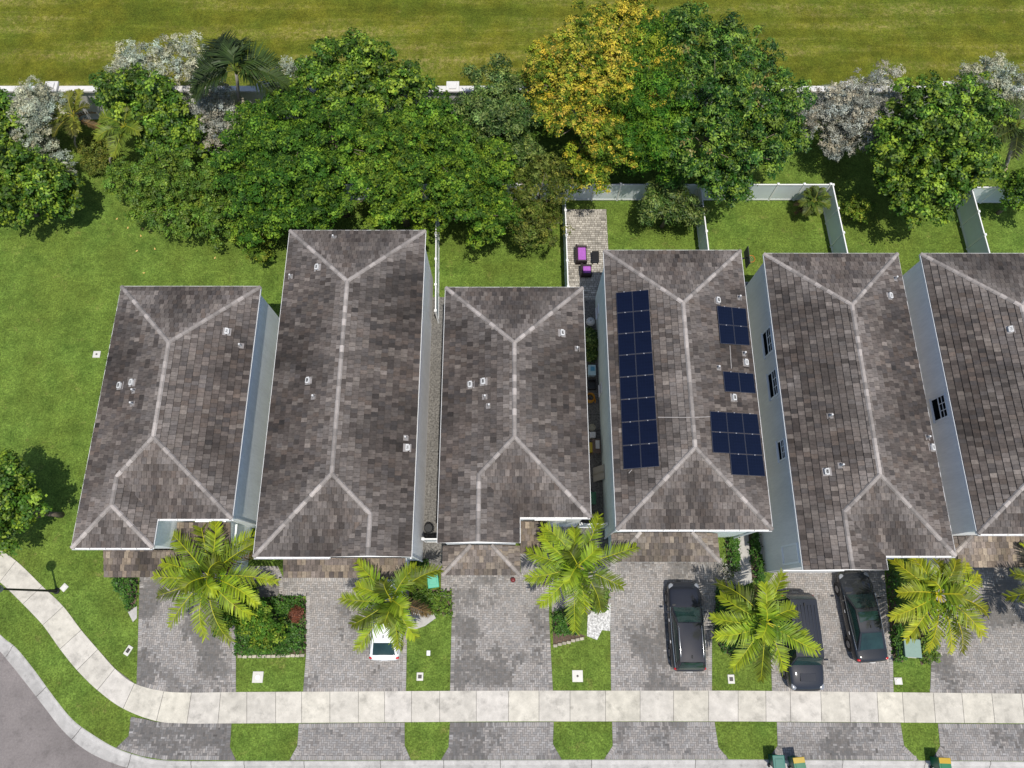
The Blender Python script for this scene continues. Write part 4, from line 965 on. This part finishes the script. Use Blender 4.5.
# dry twiggy shrub on the drive corner of the solar house
b = at(724, 577); root = thing('dry_shrub', 'bare grey twiggy shrub at the driveway corner of the solar house', 'shrub', (b.x, b.y, 0)); mb = MB(); r = random.Random(3)
for i in range(90):
    a = r.uniform(0, 6.28); el = r.uniform(.3, 1.4); L = r.uniform(.5, 1.2); p = Vector((r.uniform(-.4, .4), r.uniform(-.5, .5), 0)); d = Vector((math.cos(a) * math.cos(el), math.sin(a) * math.cos(el), math.sin(el)))
    k = r.uniform(.8, 1.2); mb.tube([p, p + d * L * .6, p + d * L + Vector((r.uniform(-.15, .15), r.uniform(-.15, .15), 0))], [.012, .009, .004], 4, (.30 * k, .28 * k, .25 * k), cap=False)
mb.build('twigs', M['stone'], root)
ells = [(b.x, b.y, .5, .75, .5)]; KINDS['dry'] = (.08, .5, (.26, .24, .20), (.34, .33, .30), .4, 'silver', 14, 5, .3)
foliage('foliage', ells, 'dry', (b.x, b.y, 0), root, 64, .6)
poly_px('entry_path', [(519, 515), (612, 515), (612, 606), (600, 606), (552, 612), (549, 575), (521, 574)], .0045, M['gravel2'])
poly_px('white_gravel', [(588, 608), (611, 603), (610, 631), (602, 630), (597, 640), (587, 636)], .016, M['whitestone'])
poly_px('planting_bed', [(553, 634), (577, 633), (586, 636), (578, 641), (553, 645)], .012, M['mulch'])
poly_px('planting_bed', [(408, 604), (432, 612), (436, 618), (425, 626), (407, 632)], .012, M['slab'])
poly_px('garden_path', [(738, 534), (748, 531), (753, 582), (733, 590), (735, 560)], .012, M['slab'])
poly_px('planting_bed', [(128, 612), (137, 606), (137, 618), (133, 622)], .012, M['slab'])
# edging stones
for lbl, a, b, n in (('row of tan edging stones along the square hedge bed', (238, 656.5), (305, 655.5), 14), ('row of pale edging stones below the palm by white gravel', (553, 646), (584, 638), 7)):
    p, q = at(*a), at(*b); root = thing('garden_edging', lbl, 'edging', p); mb = MB(); r = random.Random(n)
    for i in range(n):
        c = (q - p) * ((i + .5) / n); k = r.uniform(.75, 1.2); mb.box(c + Vector((0, r.uniform(-.02, .02), .05)), ((q - p).length / n * .9, .16, .12), (.40 * k, .36 * k, .28 * k), Matrix.Rotation(r.uniform(-.15, .15), 3, 'Z'), bev=.03)
    mb.build('stones', M['stone'], root)
r = random.Random(12)
for (px, py) in [(128, 228), (141, 236), (155, 249), (137, 251), (144, 273), (215, 258), (117, 219), (143, 229)]:
    p = at(px, py); mb = MB(); a = r.uniform(0, 3); t = Matrix.Rotation(a, 3, 'Z')
    vs = [t @ Vector(v) for v in ((-.10, 0, .03), (0, -.055, .02), (.11, 0, .045), (0, .055, .02))]
    mb.face([vs[0], vs[1], vs[2]], (.55, .38, .10)); mb.face([vs[0], vs[2], vs[3]], (.60, .42, .14))
    o = mb.build('fallen_leaf', M['plain']); o.location = p; tag(o, 'pale dead leaf lying on the lawn behind the westernmost house', 'leaf', 'fallen leaves on the back lawn')

# ------------------------------------------------------------------ utility covers, lamp, bins, small things
def cover(label, px, py, s, kind, rot=0, top=(.55, .53, .48)):
    p = at(px, py); root = thing('utility_cover', label, 'utility cover', p, rot, 'utility covers in the lawns'); mb = MB(); mb.box((0, 0, .02), (s[0], s[1], .06), top, bev=.012); mb.build('collar', M['plain'], root)
    mb = MB()
    if kind == 'round': mb.lathe([(.13, 0), (.13, .02), (.11, .028), (.02, .03)], (0, 0, .05), 18, (.75, .74, .70))
    elif kind == 'dark': mb.box((0, 0, .056), (s[0] * .55, s[1] * .45, .016), (.05, .045, .04))
    elif kind == 'dot': mb.lathe([(.06, 0), (.06, .02), (.02, .03)], (0, 0, .05), 12, (.10, .09, .08))
    else: mb.box((0, 0, .056), (s[0] * .7, s[1] * .7, .014), (.62, .60, .56))
    mb.build('lid', M['plain'], root)
cover('square concrete cover with white round lid below the square hedge bed', 258, 677, (.58, .58), 'round')
cover('concrete cover with dark lid on the lawn strip below the white hatchback', 420, 676.5, (.36, .42), 'dark')
cover('small white cover nearer the palm with leaning pale trunk', 428.5, 653, (.20, .26), 'plain', 0, (.75, .74, .72))
cover('pale concrete cover with dark dot below the row of pale edging stones', 577.5, 676, (.58, .60), 'dot')
cover('concrete cover with dark lid on the lawn between the two black vehicles', 731, 679, (.36, .46), 'dark')
cover('concrete cover with round lid on the lawn below the utility box', 898, 681, (.42, .36), 'round')
cover('tilted pale cover beside the base of the black street lamp', 64.5, 587.5, (.34, .38), 'plain', R(-38))
cover('tilted concrete cover with dark slot between curved sidewalk and first driveway', 128.5, 650.5, (.30, .52), 'dark', R(-28))
cover('square concrete cover with dark dot on the open lawn by the westernmost house', 97, 354.5, (.46, .44), 'dot')

b = at(57, 591); root = thing('street_lamp', 'black street lamp post leaning out past the western picture edge', 'street lamp', b)
mb = MB(); mb.lathe([(.17, 0), (.17, .06), (.10, .12), (.085, .7), (.075, .75), (.062, .8), (.05, 4.5)], (0, 0, 0), 14); mb.build('pole', M['black'], root, smooth=False)
mb = MB(); mb.tube([(0, 0, 4.45), (0, 0, 4.6)], .07, 10); mb.lathe([(.14, 4.58), (.20, 4.62), (.26, 4.95), (.06, 5.0)], (0, 0, 0), 12); mb.build('lantern', M['lens'], root)
mb = MB(); mb.lathe([(.30, 5.0), (.30, 5.03), (.18, 5.15), (.03, 5.25)], (0, 0, 0), 14); mb.build('lantern_cap', M['black'], root)

def bin_(label, px, py, z, body, lid, group=None, rz=0.0, loc=None, band=None):
    p = at(px, py, z); p.z = 0
    if loc is not None: p = Vector(loc)
    root = thing('wheelie_bin', label, 'bin', p, rz, group); mb = MB()
    prof = [(.20, .24, .03), (.22, .265, .5), (.275, .33, .95)]; vs = []
    for hx, hy, zz in prof: vs += [(-hx, -hy, zz), (hx, -hy, zz), (hx, hy, zz), (-hx, hy, zz)]
    fs = [(3, 2, 1, 0)] + [(i * 4 + k, i * 4 + (k + 1) % 4, (i + 1) * 4 + (k + 1) % 4, (i + 1) * 4 + k) for i in range(2) for k in range(4)] + [(8, 9, 10, 11)]
    mb.mesh(vs, fs, body); mb.box((0, 0, .94), (.60, .70, .06), body, bev=.015); mb.build('bin_body', M['plastic'], root)
    mb = MB(); mb.box((0, -.01, 1.01), (.62, .72, .07), lid, Matrix.Rotation(R(4), 3, 'X'), bev=.03); mb.box((0, .02, 1.055), (.42, .44, .03), lid, Matrix.Rotation(R(4), 3, 'X'), bev=.012); lo = mb.build('lid', M['plastic'], root)
    if band: mb = MB(); mb.box((0, -.235, 1.05), (.60, .27, .05), band, Matrix.Rotation(R(4), 3, 'X'), bev=.02); mb.build('lid_band', M['plastic'], lo)
    mb = MB(); mb.tube([(-.24, .40, .97), (.24, .40, .97)], .02, 8, (.03, .03, .03)); mb.build('handle', M['plastic'], root)
    for sx in (-.24, .24):
        mb = MB(); mb.tube([(sx - .03, .28, .10), (sx + .03, .28, .10)], .10, 14, (.03, .03, .03)); mb.build('wheel', M['tyre'], root)
bin_('bright green wheelie bin standing beside the garage of the short house', 433, 581, 1.0, (.01, .22, .13), (.015, .32, .20), rz=R(8))
GB = 'wheelie bins at the kerb'
bin_('teal wheelie bin with teal lid at the kerb', 779, 763, 1.0, (.006, .06, .045), (.010, .12, .09), GB, rz=R(180))
bin_('green wheelie bin with a yellow lid band next to the teal bin', 799.5, 765, 1.0, (.008, .10, .05), (.010, .13, .06), GB, rz=R(185), band=(.40, .27, .01))
bin_('green wheelie bin with a yellow lid band standing alone at the kerb', 945, 765.5, 1.0, (.008, .11, .05), (.012, .15, .06), GB, rz=R(178), band=(.44, .28, .01))
bin_('dark green wheelie bin in the cluttered side path', 0, 0, 0, (.006, .08, .03), (.008, .10, .035), loc=(4.55, 6.0, 0))
p = at(911.5, 648, .6); root = thing('utility_box', 'pale green metal utility box beside the eastern palm', 'utility box', (p.x, p.y, 0), R(-4)); mb = MB()
mb.box((0, 0, .35), (.82, .86, .70), (.16, .24, .205), bev=.03); mb.build('cabinet', M['plain'], root); mb = MB(); mb.box((0, 0, .72), (.90, .95, .06), (.19, .28, .24), bev=.02); mb.build('lid', M['plain'], root)
mb = MB(); mb.box((0, 0, .03), (1.0, 1.05, .10), (.42, .40, .38)); mb.build('pad', M['stone'], root)
p = at(513, 580, .12); root = thing('ball', 'small dark red ball lying on the driveway by the garage corner', 'ball', (p.x, p.y, 0)); mb = MB(); mb.sphere((0, 0, .155), .14, 18, 12, (.16, .02, .02)); mb.build('ball_shell', M['plastic'], root, smooth=True)
mb = MB(); mb.torus((0, 0, .155), .14, .004, 'x', 24, 6, (.02, .01, .01)); mb.torus((0, 0, .155), .14, .004, 'z', 24, 6, (.02, .01, .01)); mb.build('seam', M['plastic'], root)

# patio furniture
def seat(name, label, cat, px, py, w, d, back=True, rz=0.0):
    p = at(px, py, .45); root = thing(name, label, cat, (p.x, p.y, 0), rz); dk = (.03, .02, .022)
    mb = MB(); mb.box((0, 0, .20), (w, d, .24), dk, bev=.03); mb.build('frame', M['plain'], root)
    mb = MB(); mb.box((.03, .02, .39), (w * .72, d * .84, .15), (.5, .2, .6), bev=.05)
    for i in (-1, 0, 1):
        for j in (-1, 1): mb.sphere((.03 + j * w * .17, i * d * .24, .463), (.03, .03, .012), 8, 6)
    mb.build('cushion', M['cushion'], root)
    if back:
        mb = MB(); mb.box((-w / 2 + .03, 0, .45), (.12, d, .62), dk, bev=.03); mb.build('backrest', M['plain'], root)
        for s in (-1, 1):
            mb = MB(); mb.box((0, s * (d / 2 - .05), .38), (w, .10, .40), dk, bev=.03); mb.build('armrest', M['plain'], root)
    for sx in (-1, 1):
        for sy in (-1, 1):
            mb = MB(); mb.box((sx * (w / 2 - .06), sy * (d / 2 - .06), .05), (.07, .07, .12), dk); mb.build('leg', M['plain'], root)
seat('loveseat', 'black wicker loveseat with long purple cushion on the paved patio', 'loveseat', 581.5, 254, .72, 1.15)
seat('armchair', 'black wicker armchair with small purple cushion on the paved patio', 'armchair', 586.5, 270, .70, .72)
p = at(595.5, 256.5, .4); root = thing('patio_table', 'low black table beside the purple-cushioned loveseat', 'table', (p.x, p.y, 0)); mb = MB(); mb.box((0, 0, .40), (.46, .80, .05), (.02, .02, .02), bev=.012); mb.build('table_top', M['black'], root)
for sx in (-1, 1):
    for sy in (-1, 1):
        mb = MB(); mb.box((sx * .18, sy * .34, .19), (.05, .05, .38)); mb.build('leg', M['black'], root)
# clutter in the side path
def small(name, label, cat, px, py, z, loc=None):
    p = at(px, py, z); p.z = 0; return thing(name, label, cat, p)
t = small('kettle_grill', 'round kettle grill with pale domed lid in the side path', 'grill', 590.5, 321.5, .8); mb = MB(); mb.sphere((0, 0, .78), (.29, .29, .22), 18, 12, (.50, .49, .47)); mb.build('lid', M['plastic'], t, smooth=True); mb = MB(); mb.lathe([(.08, .5), (.24, .58), (.285, .76)], (0, 0, 0), 18, (.03, .03, .03)); mb.build('bowl', M['plastic'], t)
mb = MB(); mb.box((0, 0, 1.01), (.12, .03, .03), (.03, .03, .03)); mb.build('handle', M['plastic'], t)
for a in range(3):
    mb = MB(); c, s = math.cos(a * 2.09), math.sin(a * 2.09); mb.tube([(c * .12, s * .12, .55), (c * .28, s * .28, 0)], .014, 6, (.1, .1, .1)); mb.build('leg', M['plastic'], t)
tree('scraggly grey-green potted plants between the grill and the cooler', [(591.5, 342, .4, .28, .35), (590.5, 355, .3, .28, .3), (590, 334, .3, .22, .3)], 'olive', 71, 'plant', 'potted_plant', dens=.7)
t = small('cooler', 'pale blue cool box with blue lid panel in the side path', 'cool box', 592, 370, .45); mb = MB(); mb.box((0, 0, .22), (.46, .66, .40), (.50, .60, .62), bev=.03); mb.build('box', M['plastic'], t); mb = MB(); mb.box((0, 0, .44), (.48, .68, .06), (.42, .58, .63), bev=.02); mb.box((.04, .08, .475), (.26, .28, .02), (.10, .32, .46)); mb.build('lid', M['plastic'], t)
t = small('crate', 'black plastic crate between the cool box and the orange hose', 'crate', 592, 384, .3); mb = MB()
mb.box((0, 0, .02), (.5, .6, .04), (.02, .02, .02)); mb.box((-.24, 0, .18), (.03, .6, .32), (.025, .025, .025)); mb.box((.24, 0, .18), (.03, .6, .32), (.025, .025, .025)); mb.box((0, .29, .18), (.45, .03, .32), (.025, .025, .025)); mb.box((0, -.29, .18), (.45, .03, .32), (.025, .025, .025)); mb.build('crate_body', M['plastic'], t)
t = small('hose_coil', 'coiled orange and yellow hose lying in the side path', 'hose', 590, 398, .15); mb = MB()
for k in range(6): mb.torus((.02 * (k % 2), .015 * (k % 3), .05 + .05 * k), .27 - .012 * (k % 3), .032, 'z', 22, 7, ((.50, .20, .012) if k % 2 else (.55, .30, .02)))
mb.build('coil', M['plastic'], t, smooth=True); mb = MB(); mb.tube([(.25, 0, .3), (.34, -.12, .2), (.3, -.3, .1)], .03, 8, (.5, .2, .01)); mb.build('hose_end', M['plastic'], t)
t = small('plant_pot', 'round beige pot north of the wooden bench table', 'pot', 592, 427.5, .3); mb = MB(); mb.lathe([(.14, 0), (.20, .30), (.22, .34), (.18, .34), (.17, .28), (.02, .28)], (0, 0, 0), 16, (.34, .31, .23)); mb.build('pot_body', M['plain'], t)
t = small('storage_box', 'white storage box touching the wooden bench table', 'box', 592.5, 435, .3); mb = MB(); mb.box((0, 0, .17), (.34, .34, .34), (.60, .58, .56), bev=.02); mb.build('box', M['plastic'], t); mb = MB(); mb.box((0, 0, .36), (.37, .37, .05), (.62, .61, .59), bev=.015); mb.build('lid', M['plastic'], t)
t = small('work_table', 'brown wooden work table carrying a white tray in the side path', 'table', 596.5, 446, .75); mb = MB()
for i in range(4): mb.box((-.18 + .12 * i, 0, .74), (.11, .85, .03), (.15, .10, .075))
mb.build('table_top', M['plain'], t)
for sx in (-1, 1):
    for sy in (-1, 1):
        mb = MB(); mb.box((sx * .2, sy * .38, .36), (.06, .06, .72), (.13, .09, .07)); mb.build('leg', M['plain'], t)
q = at(597.5, 444.5, .8); mb = MB(); mb.box((0, 0, .03), (.2, .46, .05), (.52, .49, .44), bev=.01); mb.box((0, 0, .065), (.24, .5, .02), (.56, .53, .48)); o = mb.build('tray', M['plain']); o.location = (q.x, q.y, .756); tag(o, 'white tray lying on the brown wooden work table', 'tray')
t = small('bucket', 'bright yellow square tub beside the wooden work table', 'tub', 590.5, 447.5, .35); mb = MB(); mb.box((0, 0, .2), (.28, .55, .40), (.55, .40, .02), bev=.03); mb.build('tub_body', M['plastic'], t); mb = MB(); mb.box((0, 0, .42), (.32, .6, .04), (.58, .43, .03), bev=.012); mb.build('rim', M['plastic'], t)
q = at(599, 473, .7); t = thing('leaning_board', 'beige board leaning against the sage side wall', 'board', (q.x, q.y, 0)); mb = MB(); mb.box((0, 0, .62), (.05, .85, 1.25), (.36, .33, .28), Matrix.Rotation(R(24), 3, 'Y')); mb.build('board_sheet', M['plain'], t)
mb = MB(); mb.box((-.05, 0, .62), (.03, .06, 1.2), (.30, .27, .22), Matrix.Rotation(R(24), 3, 'Y')); mb.build('batten', M['plain'], t)
t = small('black_barrel', 'black barrel behind the white gate on the gravel strip', 'barrel', 428.5, 528, .8); mb = MB(); mb.lathe([(.22, 0), (.26, .1), (.27, .4), (.26, .7), (.22, .8)], (0, 0, 0), 16, (.012, .012, .012)); mb.build('barrel_body', M['plastic'], t); mb = MB(); mb.torus((0, 0, .3), .27, .015, 'z', 20, 6, (.02, .02, .02)); mb.torus((0, 0, .55), .267, .015, 'z', 20, 6, (.02, .02, .02)); mb.build('hoop', M['plastic'], t)
# basketball hoop behind the solar house
p = at(746.5, 258, 3.05) - Vector((.34, 0, 0)); t = thing('basketball_hoop', 'portable basketball hoop with orange rim on the lawn behind the solar house', 'basketball hoop', (p.x, p.y, 0))
mb = MB(); mb.box((0, 0, .10), (.6, .85, .18), (.02, .02, .02), bev=.05); mb.build('base', M['plastic'], t)
mb = MB(); mb.tube([(0, 0, .15), (0, 0, 2.9), (.30, 0, 3.1)], .05, 8, (.02, .02, .02)); mb.build('pole', M['plain'], t)
mb = MB(); mb.box((.34, 0, 3.15), (.04, 1.15, .78), (.03, .03, .035)); mb.box((.365, 0, 3.05), (.01, .5, .36), (.6, .6, .6)); mb.build('backboard', M['plain'], t)
mb = MB(); mb.torus((.66, 0, 2.95), .23, .014, 'z', 24, 7, (.62, .15, .03)); mb.box((.40, 0, 2.95), (.10, .12, .05), (.62, .15, .03)); mb.build('rim', M['plain'], t)
mb = MB()
for k in range(12):
    a = k * 6.283 / 12; mb.tube([(.66 + .23 * math.cos(a), .23 * math.sin(a), 2.94), (.66 + .13 * math.cos(a + .3), .13 * math.sin(a + .3), 2.5)], .006, 4, (.7, .7, .7))
mb.build('net', M['plain'], t)
p = at(747, 287, .6); t = thing('air_conditioner', 'grey air conditioner unit on the slab behind the grey side wall', 'air conditioner', (p.x, p.y, 0)); mb = MB(); mb.box((0, 0, .36), (.62, .62, .72), (.50, .49, .46), bev=.03); mb.build('casing', M['plain'], t); mb = MB(); mb.lathe([(.26, 0), (.26, .03), (.05, .04)], (0, 0, .72), 18, (.12, .12, .12)); mb.build('fan_grille', M['plain'], t)
p = at(1000, 170); t = thing('tree_stump', 'pale sawn stump at the foot of the dark eastern palm', 'stump', p); mb = MB(); mb.lathe([(.42, 0), (.34, .12), (.30, .32), (.05, .34)], (0, 0, 0), 14, (.36, .26, .20)); mb.build('stump_wood', M['stone'], t)
mb = MB(); mb.tube([(.25, .1, .1), (.6, .3, .02)], [.09, .03], 7, (.22, .16, .12)); mb.build('root', M['stone'], t)

# ------------------------------------------------------------------ vehicles
def patch(mb, c, bulge=0.0, n=8, m=8, inset=0.0, off=0.0, col=(1, 1, 1), crown=None):
    """curved four-cornered panel; c: corners in order (front left, front right, rear right, rear left), bulging along its normal"""
    c = [Vector(p) for p in c]; ctr = sum(c, Vector()) / 4; nn = (c[2] - c[0]).cross(c[1] - c[3]).normalized()
    def S(u, v): 
        p = c[0].lerp(c[1], u).lerp(c[3].lerp(c[2], u), v); return p + nn * (bulge * (1 - (2 * u - 1) ** 2) * (1 - (2 * v - 1) ** 2) + off)
    g = [[S(inset + (1 - 2 * inset) * i / n, inset + (1 - 2 * inset) * j / m) for i in range(n + 1)] for j in range(m + 1)]
    vs = [p for row in g for p in row]; fs = []
    for j in range(m):
        for i in range(n): fs.append((j * (n + 1) + i, (j + 1) * (n + 1) + i, (j + 1) * (n + 1) + i + 1, j * (n + 1) + i + 1))
    mb.mesh(vs, fs, col); return nn
def car(label, px, py, rz, L, W, Ht, prm, mat, sedan=False, rails=False, ribs=False, chrome=False, roofglass=False):
    zc = 0.9; p = at(px, py, zc); root = thing('parked_car', label, 'car', (p.x, p.y, .012), rz)
    hw = W / 2; belt, nose, tail = prm['belt'], prm['nose'], prm['tail']
    st = [(-.500, .74, tail - .20, .42), (-.492, .84, tail - .06, .34), (-.465, .93, tail, .28), (-.40, .975, tail + .015, .24), (-.30, .99, belt, .22), (-.1, 1.0, belt, .22), (.10, 1.0, belt, .22), (.20, .99, belt, .22), (.27, .985, nose + .10, .22),
          (.36, .965, nose + .055, .22), (.43, .93, nose, .24), (.47, .86, nose - .08, .28), (.49, .76, nose - .17, .33), (.500, .64, nose - .26, .40)]
    rings = []
    for (fy, fw, zt, zb) in st:
        w = hw * fw; y = fy * L; h = zt - zb
        half = [(w * .86, zb), (w * .97, zb + h * .15), (w, zb + h * .42), (w * .985, zb + h * .70), (w * .94, zt - h * .09), (w * .85, zt - .012), (w * .55, zt + .03), (w * .2, zt + .045)]
        rings.append([(x, y, z) for x, z in half] + [(-x, y, z) for x, z in reversed(half)])
    mb = MB(); n = len(rings[0]); vs = [v for r_ in rings for v in r_]; fs = []
    for i in range(len(rings) - 1):
        for k in range(n):
            k2 = (k + 1) % n; fs.append((i * n + k, (i + 1) * n + k, (i + 1) * n + k2, i * n + k2)[::-1])
    fs.append(tuple(range(n))); fs.append(tuple(reversed(range((len(rings) - 1) * n, len(rings) * n))))
    mb.mesh(vs, fs)
    body = mb.build('body', mat, root, smooth=True)
    sub = body.modifiers.new('round', 'SUBSURF'); sub.levels = 2; sub.render_levels = 2
    # cabin shell and glass
    bw, rw = hw * .90, hw * prm.get('rw', .68); wf, rf, rr, wr = (prm[k] * L for k in ('wf', 'rf', 'rr', 'wr')); bz = belt - .03; rz_ = Ht - .06
    Cf = [(-bw * .97, wf, bz - (.02 if True else 0)), (bw * .97, wf, bz - .02)]; Rf = [(-rw, rf, rz_), (rw, rf, rz_)]; Rr = [(-rw * .97, rr, rz_ - .02), (rw * .97, rr, rz_ - .02)]; Cr = [(-bw * .90, wr, prm.get('rz', bz)), (bw * .90, wr, prm.get('rz', bz))]
    ws = [Cf[0], Cf[1], Rf[1], Rf[0]]; roof = [Rf[0], Rf[1], Rr[1], Rr[0]]; rear = [Rr[0], Rr[1], Cr[1], Cr[0]]; left = [Cf[0], Rf[0], Rr[0], Cr[0]]; right = [Rf[1], Cf[1], Cr[1], Rr[1]]
    mb = MB(); patch(mb, ws, .05); patch(mb, roof, .055, 10, 10); patch(mb, rear, .04); patch(mb, left, .03); patch(mb, right, .03)
    shell = mb.build('cabin', mat, root, smooth=True)
    for nm, q, bu, ins in (('windshield', ws, .05, .06), ('rear_window', rear, .04, .07)):
        mb = MB(); patch(mb, q, bu, 8, 8, ins, .010); mb.build(nm, M['carglass'], root, smooth=True)
    for q, cut in ((left, 1), (right, -1)):
        mb = MB(); patch(mb, q, .03, 8, 8, .09, .010); mb.build('side_window', M['carglass'], root, smooth=True)
        mb = MB(); s = -1 if cut == 1 else 1
        mb.tube([(s * (bw + .015), wf * .95, bz + .02), (s * (bw + .02), (wf + wr) / 2, bz + .035), (s * bw * .95, wr * .95, bz + .05)], .018, 6); mb.build('window_trim', M['chrome'] if chrome else M['trim'], root)
    if roofglass:
        mb = MB(); q = [Vector(v) for v in roof]; a = [q[0].lerp(q[3], .10), q[1].lerp(q[2], .10), q[1].lerp(q[2], .62), q[0].lerp(q[3], .62)]; patch(mb, a, .05, 8, 8, .07, .022); mb.build('sunroof', M['carglass'], root, smooth=True)
    if rails:
        for s in (-1, 1):
            mb = MB(); mb.tube([(s * rw * .93, rf - .1, rz_ + .0), (s * rw * .92, rf - .25, rz_ + .06), (s * rw * .91, rr + .35, rz_ + .05), (s * rw * .9, rr + .2, rz_ - .01)], .020, 8); mb.build('roof_rail', M['chrome'], root, smooth=True)
    if ribs:
        for i in range(7):
            x = (-.75 + 1.5 * i / 6) * rw; zz = rz_ + .055 * (1 - (x / rw) ** 2) * .75
            mb = MB(); mb.box((x, (rf + rr) / 2, zz - .005), (.06, (rf - rr) * .80, .035), bev=.014); mb.build('roof_rib', mat, root)
        mb = MB(); mb.box((0, .36 * L, nose + .105), (W * .42, .40, .035), bev=.015); mb.build('hood_scoop', mat, root)
    mb = MB(); mb.box((0, wf + .05, bz + .012), (bw * 1.75, .10, .03), bev=.01)
    for s in (-.45, .25): mb.tube([(s * bw, wf + .03, bz + .035), (s * bw + .42 * bw, wf - .10, bz + .075)], .010, 5)
    mb.build('wiper_cowl', M['trim'], root)
    mb = MB(); mb.box((0, rr + .25, rz_ + .05), (.05, .16, .06), bev=.015); mb.build('antenna', M['trim'], root)
    # grille, bumper inserts, plates, lights
    mb = MB(); mb.box((0, .487 * L, .58), (W * .46, .10, .16), bev=.02); mb.box((0, .492 * L, .36), (W * .55, .08, .09), bev=.02); mb.build('grille', M['trim'], root)
    mb = MB(); mb.box((0, -.488 * L, .42), (W * .7, .12, .16), bev=.03); mb.build('rear_bumper_trim', M['trim'], root)
    mb = MB(); mb.box((0, -.506 * L, .66), (.34, .02, .13), (.7, .7, .7)); mb.build('number_plate', M['plain'], root)
    for s in (-1, 1):
        mb = MB(); mb.sphere((s * hw * .74, .445 * L, nose - .085), (.15, .20, .045), 12, 8); mb.build('headlight', M['lens'], root, smooth=True)
        mb = MB(); mb.sphere((s * hw * .78, -.466 * L, tail - .09), (.13, .08, .07), 12, 8); mb.build('tail_light', M['redlens'], root, smooth=True)
        mb = MB(); mb.box((s * (hw + .08), wf - .32, bz + .07), (.20, .10, .13), bev=.04); mb.build('mirror', mat if not sedan else M['trim'], root)
        for fy in (.12, -.12):
            mb = MB(); mb.box((s * (hw * .995), fy * L - .25, belt - .16), (.03, .17, .03), bev=.01); mb.build('door_handle', M['chrome'] if chrome else mat, root)
        for fy in (.315, -.30):
            wx = s * (hw - .115)
            mb = MB(); mb.tube([(s * (hw - .24), fy * L, .335), (s * (hw * .985), fy * L, .335)], .385, 24); mb.build('wheel_arch', M['trim'], root)
            mb = MB(); mb.torus((wx + s * .02, fy * L, .325), .235, .095, 'x', 26, 10); wh = mb.build('tyre', M['tyre'], root, smooth=True); wh.name = 'wheel'
            mb = MB(); mb.tube([(wx + s * .06, fy * L, .325), (wx + s * .105, fy * L, .325)], .20, 20)
            for k in range(5):
                a = k * 1.2566; mb.box((wx + s * .108, fy * L + .1 * math.cos(a), .325 + .1 * math.sin(a)), (.02, .17, .05), (1, 1, 1), Matrix.Rotation(a, 3, 'X'))
            mb.build('rim', M['rim'], wh)
    return root
SUV = dict(belt=1.02, nose=.88, tail=.98, wf=.225, rf=.035, rr=-.385, wr=-.478, rw=.70)
BIG = dict(belt=1.10, nose=1.02, tail=1.08, wf=.245, rf=.145, rr=-.425, wr=-.480, rw=.74)
SED = dict(belt=.92, nose=.78, tail=.92, wf=.255, rf=.085, rr=-.165, wr=-.375, rw=.66, rz=.93)
HAT = dict(belt=.98, nose=.84, tail=.96, wf=.235, rf=.055, rr=-.27, wr=-.445, rw=.70)
blk = paint('black_paint', (.010, .011, .017)); gry = paint('charcoal_paint', (.013, .015, .021)); wht = paint('white_car_paint', (.72, .73, .74)); blk2 = paint('dark_grey_paint', (.012, .014, .018))
car('glossy black crossover with silver roof rails facing the solar house', 687, 626, 0, 4.65, 1.92, 1.62, SUV, blk, rails=True, chrome=True)
car('charcoal van-like vehicle with ribbed roof facing the street under a palm', 802, 641, R(180), 5.05, 2.0, 1.85, BIG, gry, ribs=True)
car('black sedan with long sloping rear window parked under the grey house eave', 864, 616, R(4), 4.75, 1.90, 1.45, SED, blk2, sedan=True, chrome=True, roofglass=True)
car('white hatchback mostly hidden under palm fronds', 386, 619, R(0), 4.25, 1.78, 1.52, HAT, wht)

# ------------------------------------------------------------------ light, sky, camera
EL, AZ = R(73), R(24)     # the sun stands high in the south-south-east
sv = Vector((math.cos(EL) * math.sin(AZ), -math.cos(EL) * math.cos(AZ), math.sin(EL)))
w = bpy.data.worlds.new('World'); scene.world = w; w.use_nodes = True; nt = w.node_tree
bg = nt.nodes['Background']; sky = nt.nodes.new('ShaderNodeTexSky'); sky.sky_type = 'NISHITA'; sky.sun_disc = False
sky.sun_elevation = EL; sky.sun_rotation = math.pi - AZ; nt.links.new(sky.outputs[0], bg.inputs[0]); bg.inputs[1].default_value = .15
sd = bpy.data.lights.new('sun', 'SUN'); sd.energy = 4.2; sd.angle = R(.53); sd.color = (1, .95, .86); so = bpy.data.objects.new('sun', sd); COL.objects.link(so)
so.rotation_euler = sv.to_track_quat('Z', 'Y').to_euler(); so.location = (0, 0, 60)
cd = bpy.data.cameras.new('camera'); cd.sensor_width = 36; cd.lens = FPX / 1024 * 36; cd.clip_end = 4000; cd.clip_start = .5
co = bpy.data.objects.new('camera', cd); COL.objects.link(co); co.location = (0, 0, CAM_H); co.rotation_euler = (math.pi / 2 - PHI, 0, 0); scene.camera = co
vs = scene.view_settings; vs.view_transform = 'Standard'; vs.look = 'None'; vs.exposure = 0; vs.gamma = 1; vs.use_curve_mapping = False
scene.cycles.max_bounces = 6; scene.cycles.diffuse_bounces = 3; scene.cycles.transmission_bounces = 3; scene.cycles.transparent_max_bounces = 4
scene.cycles.use_denoising = True
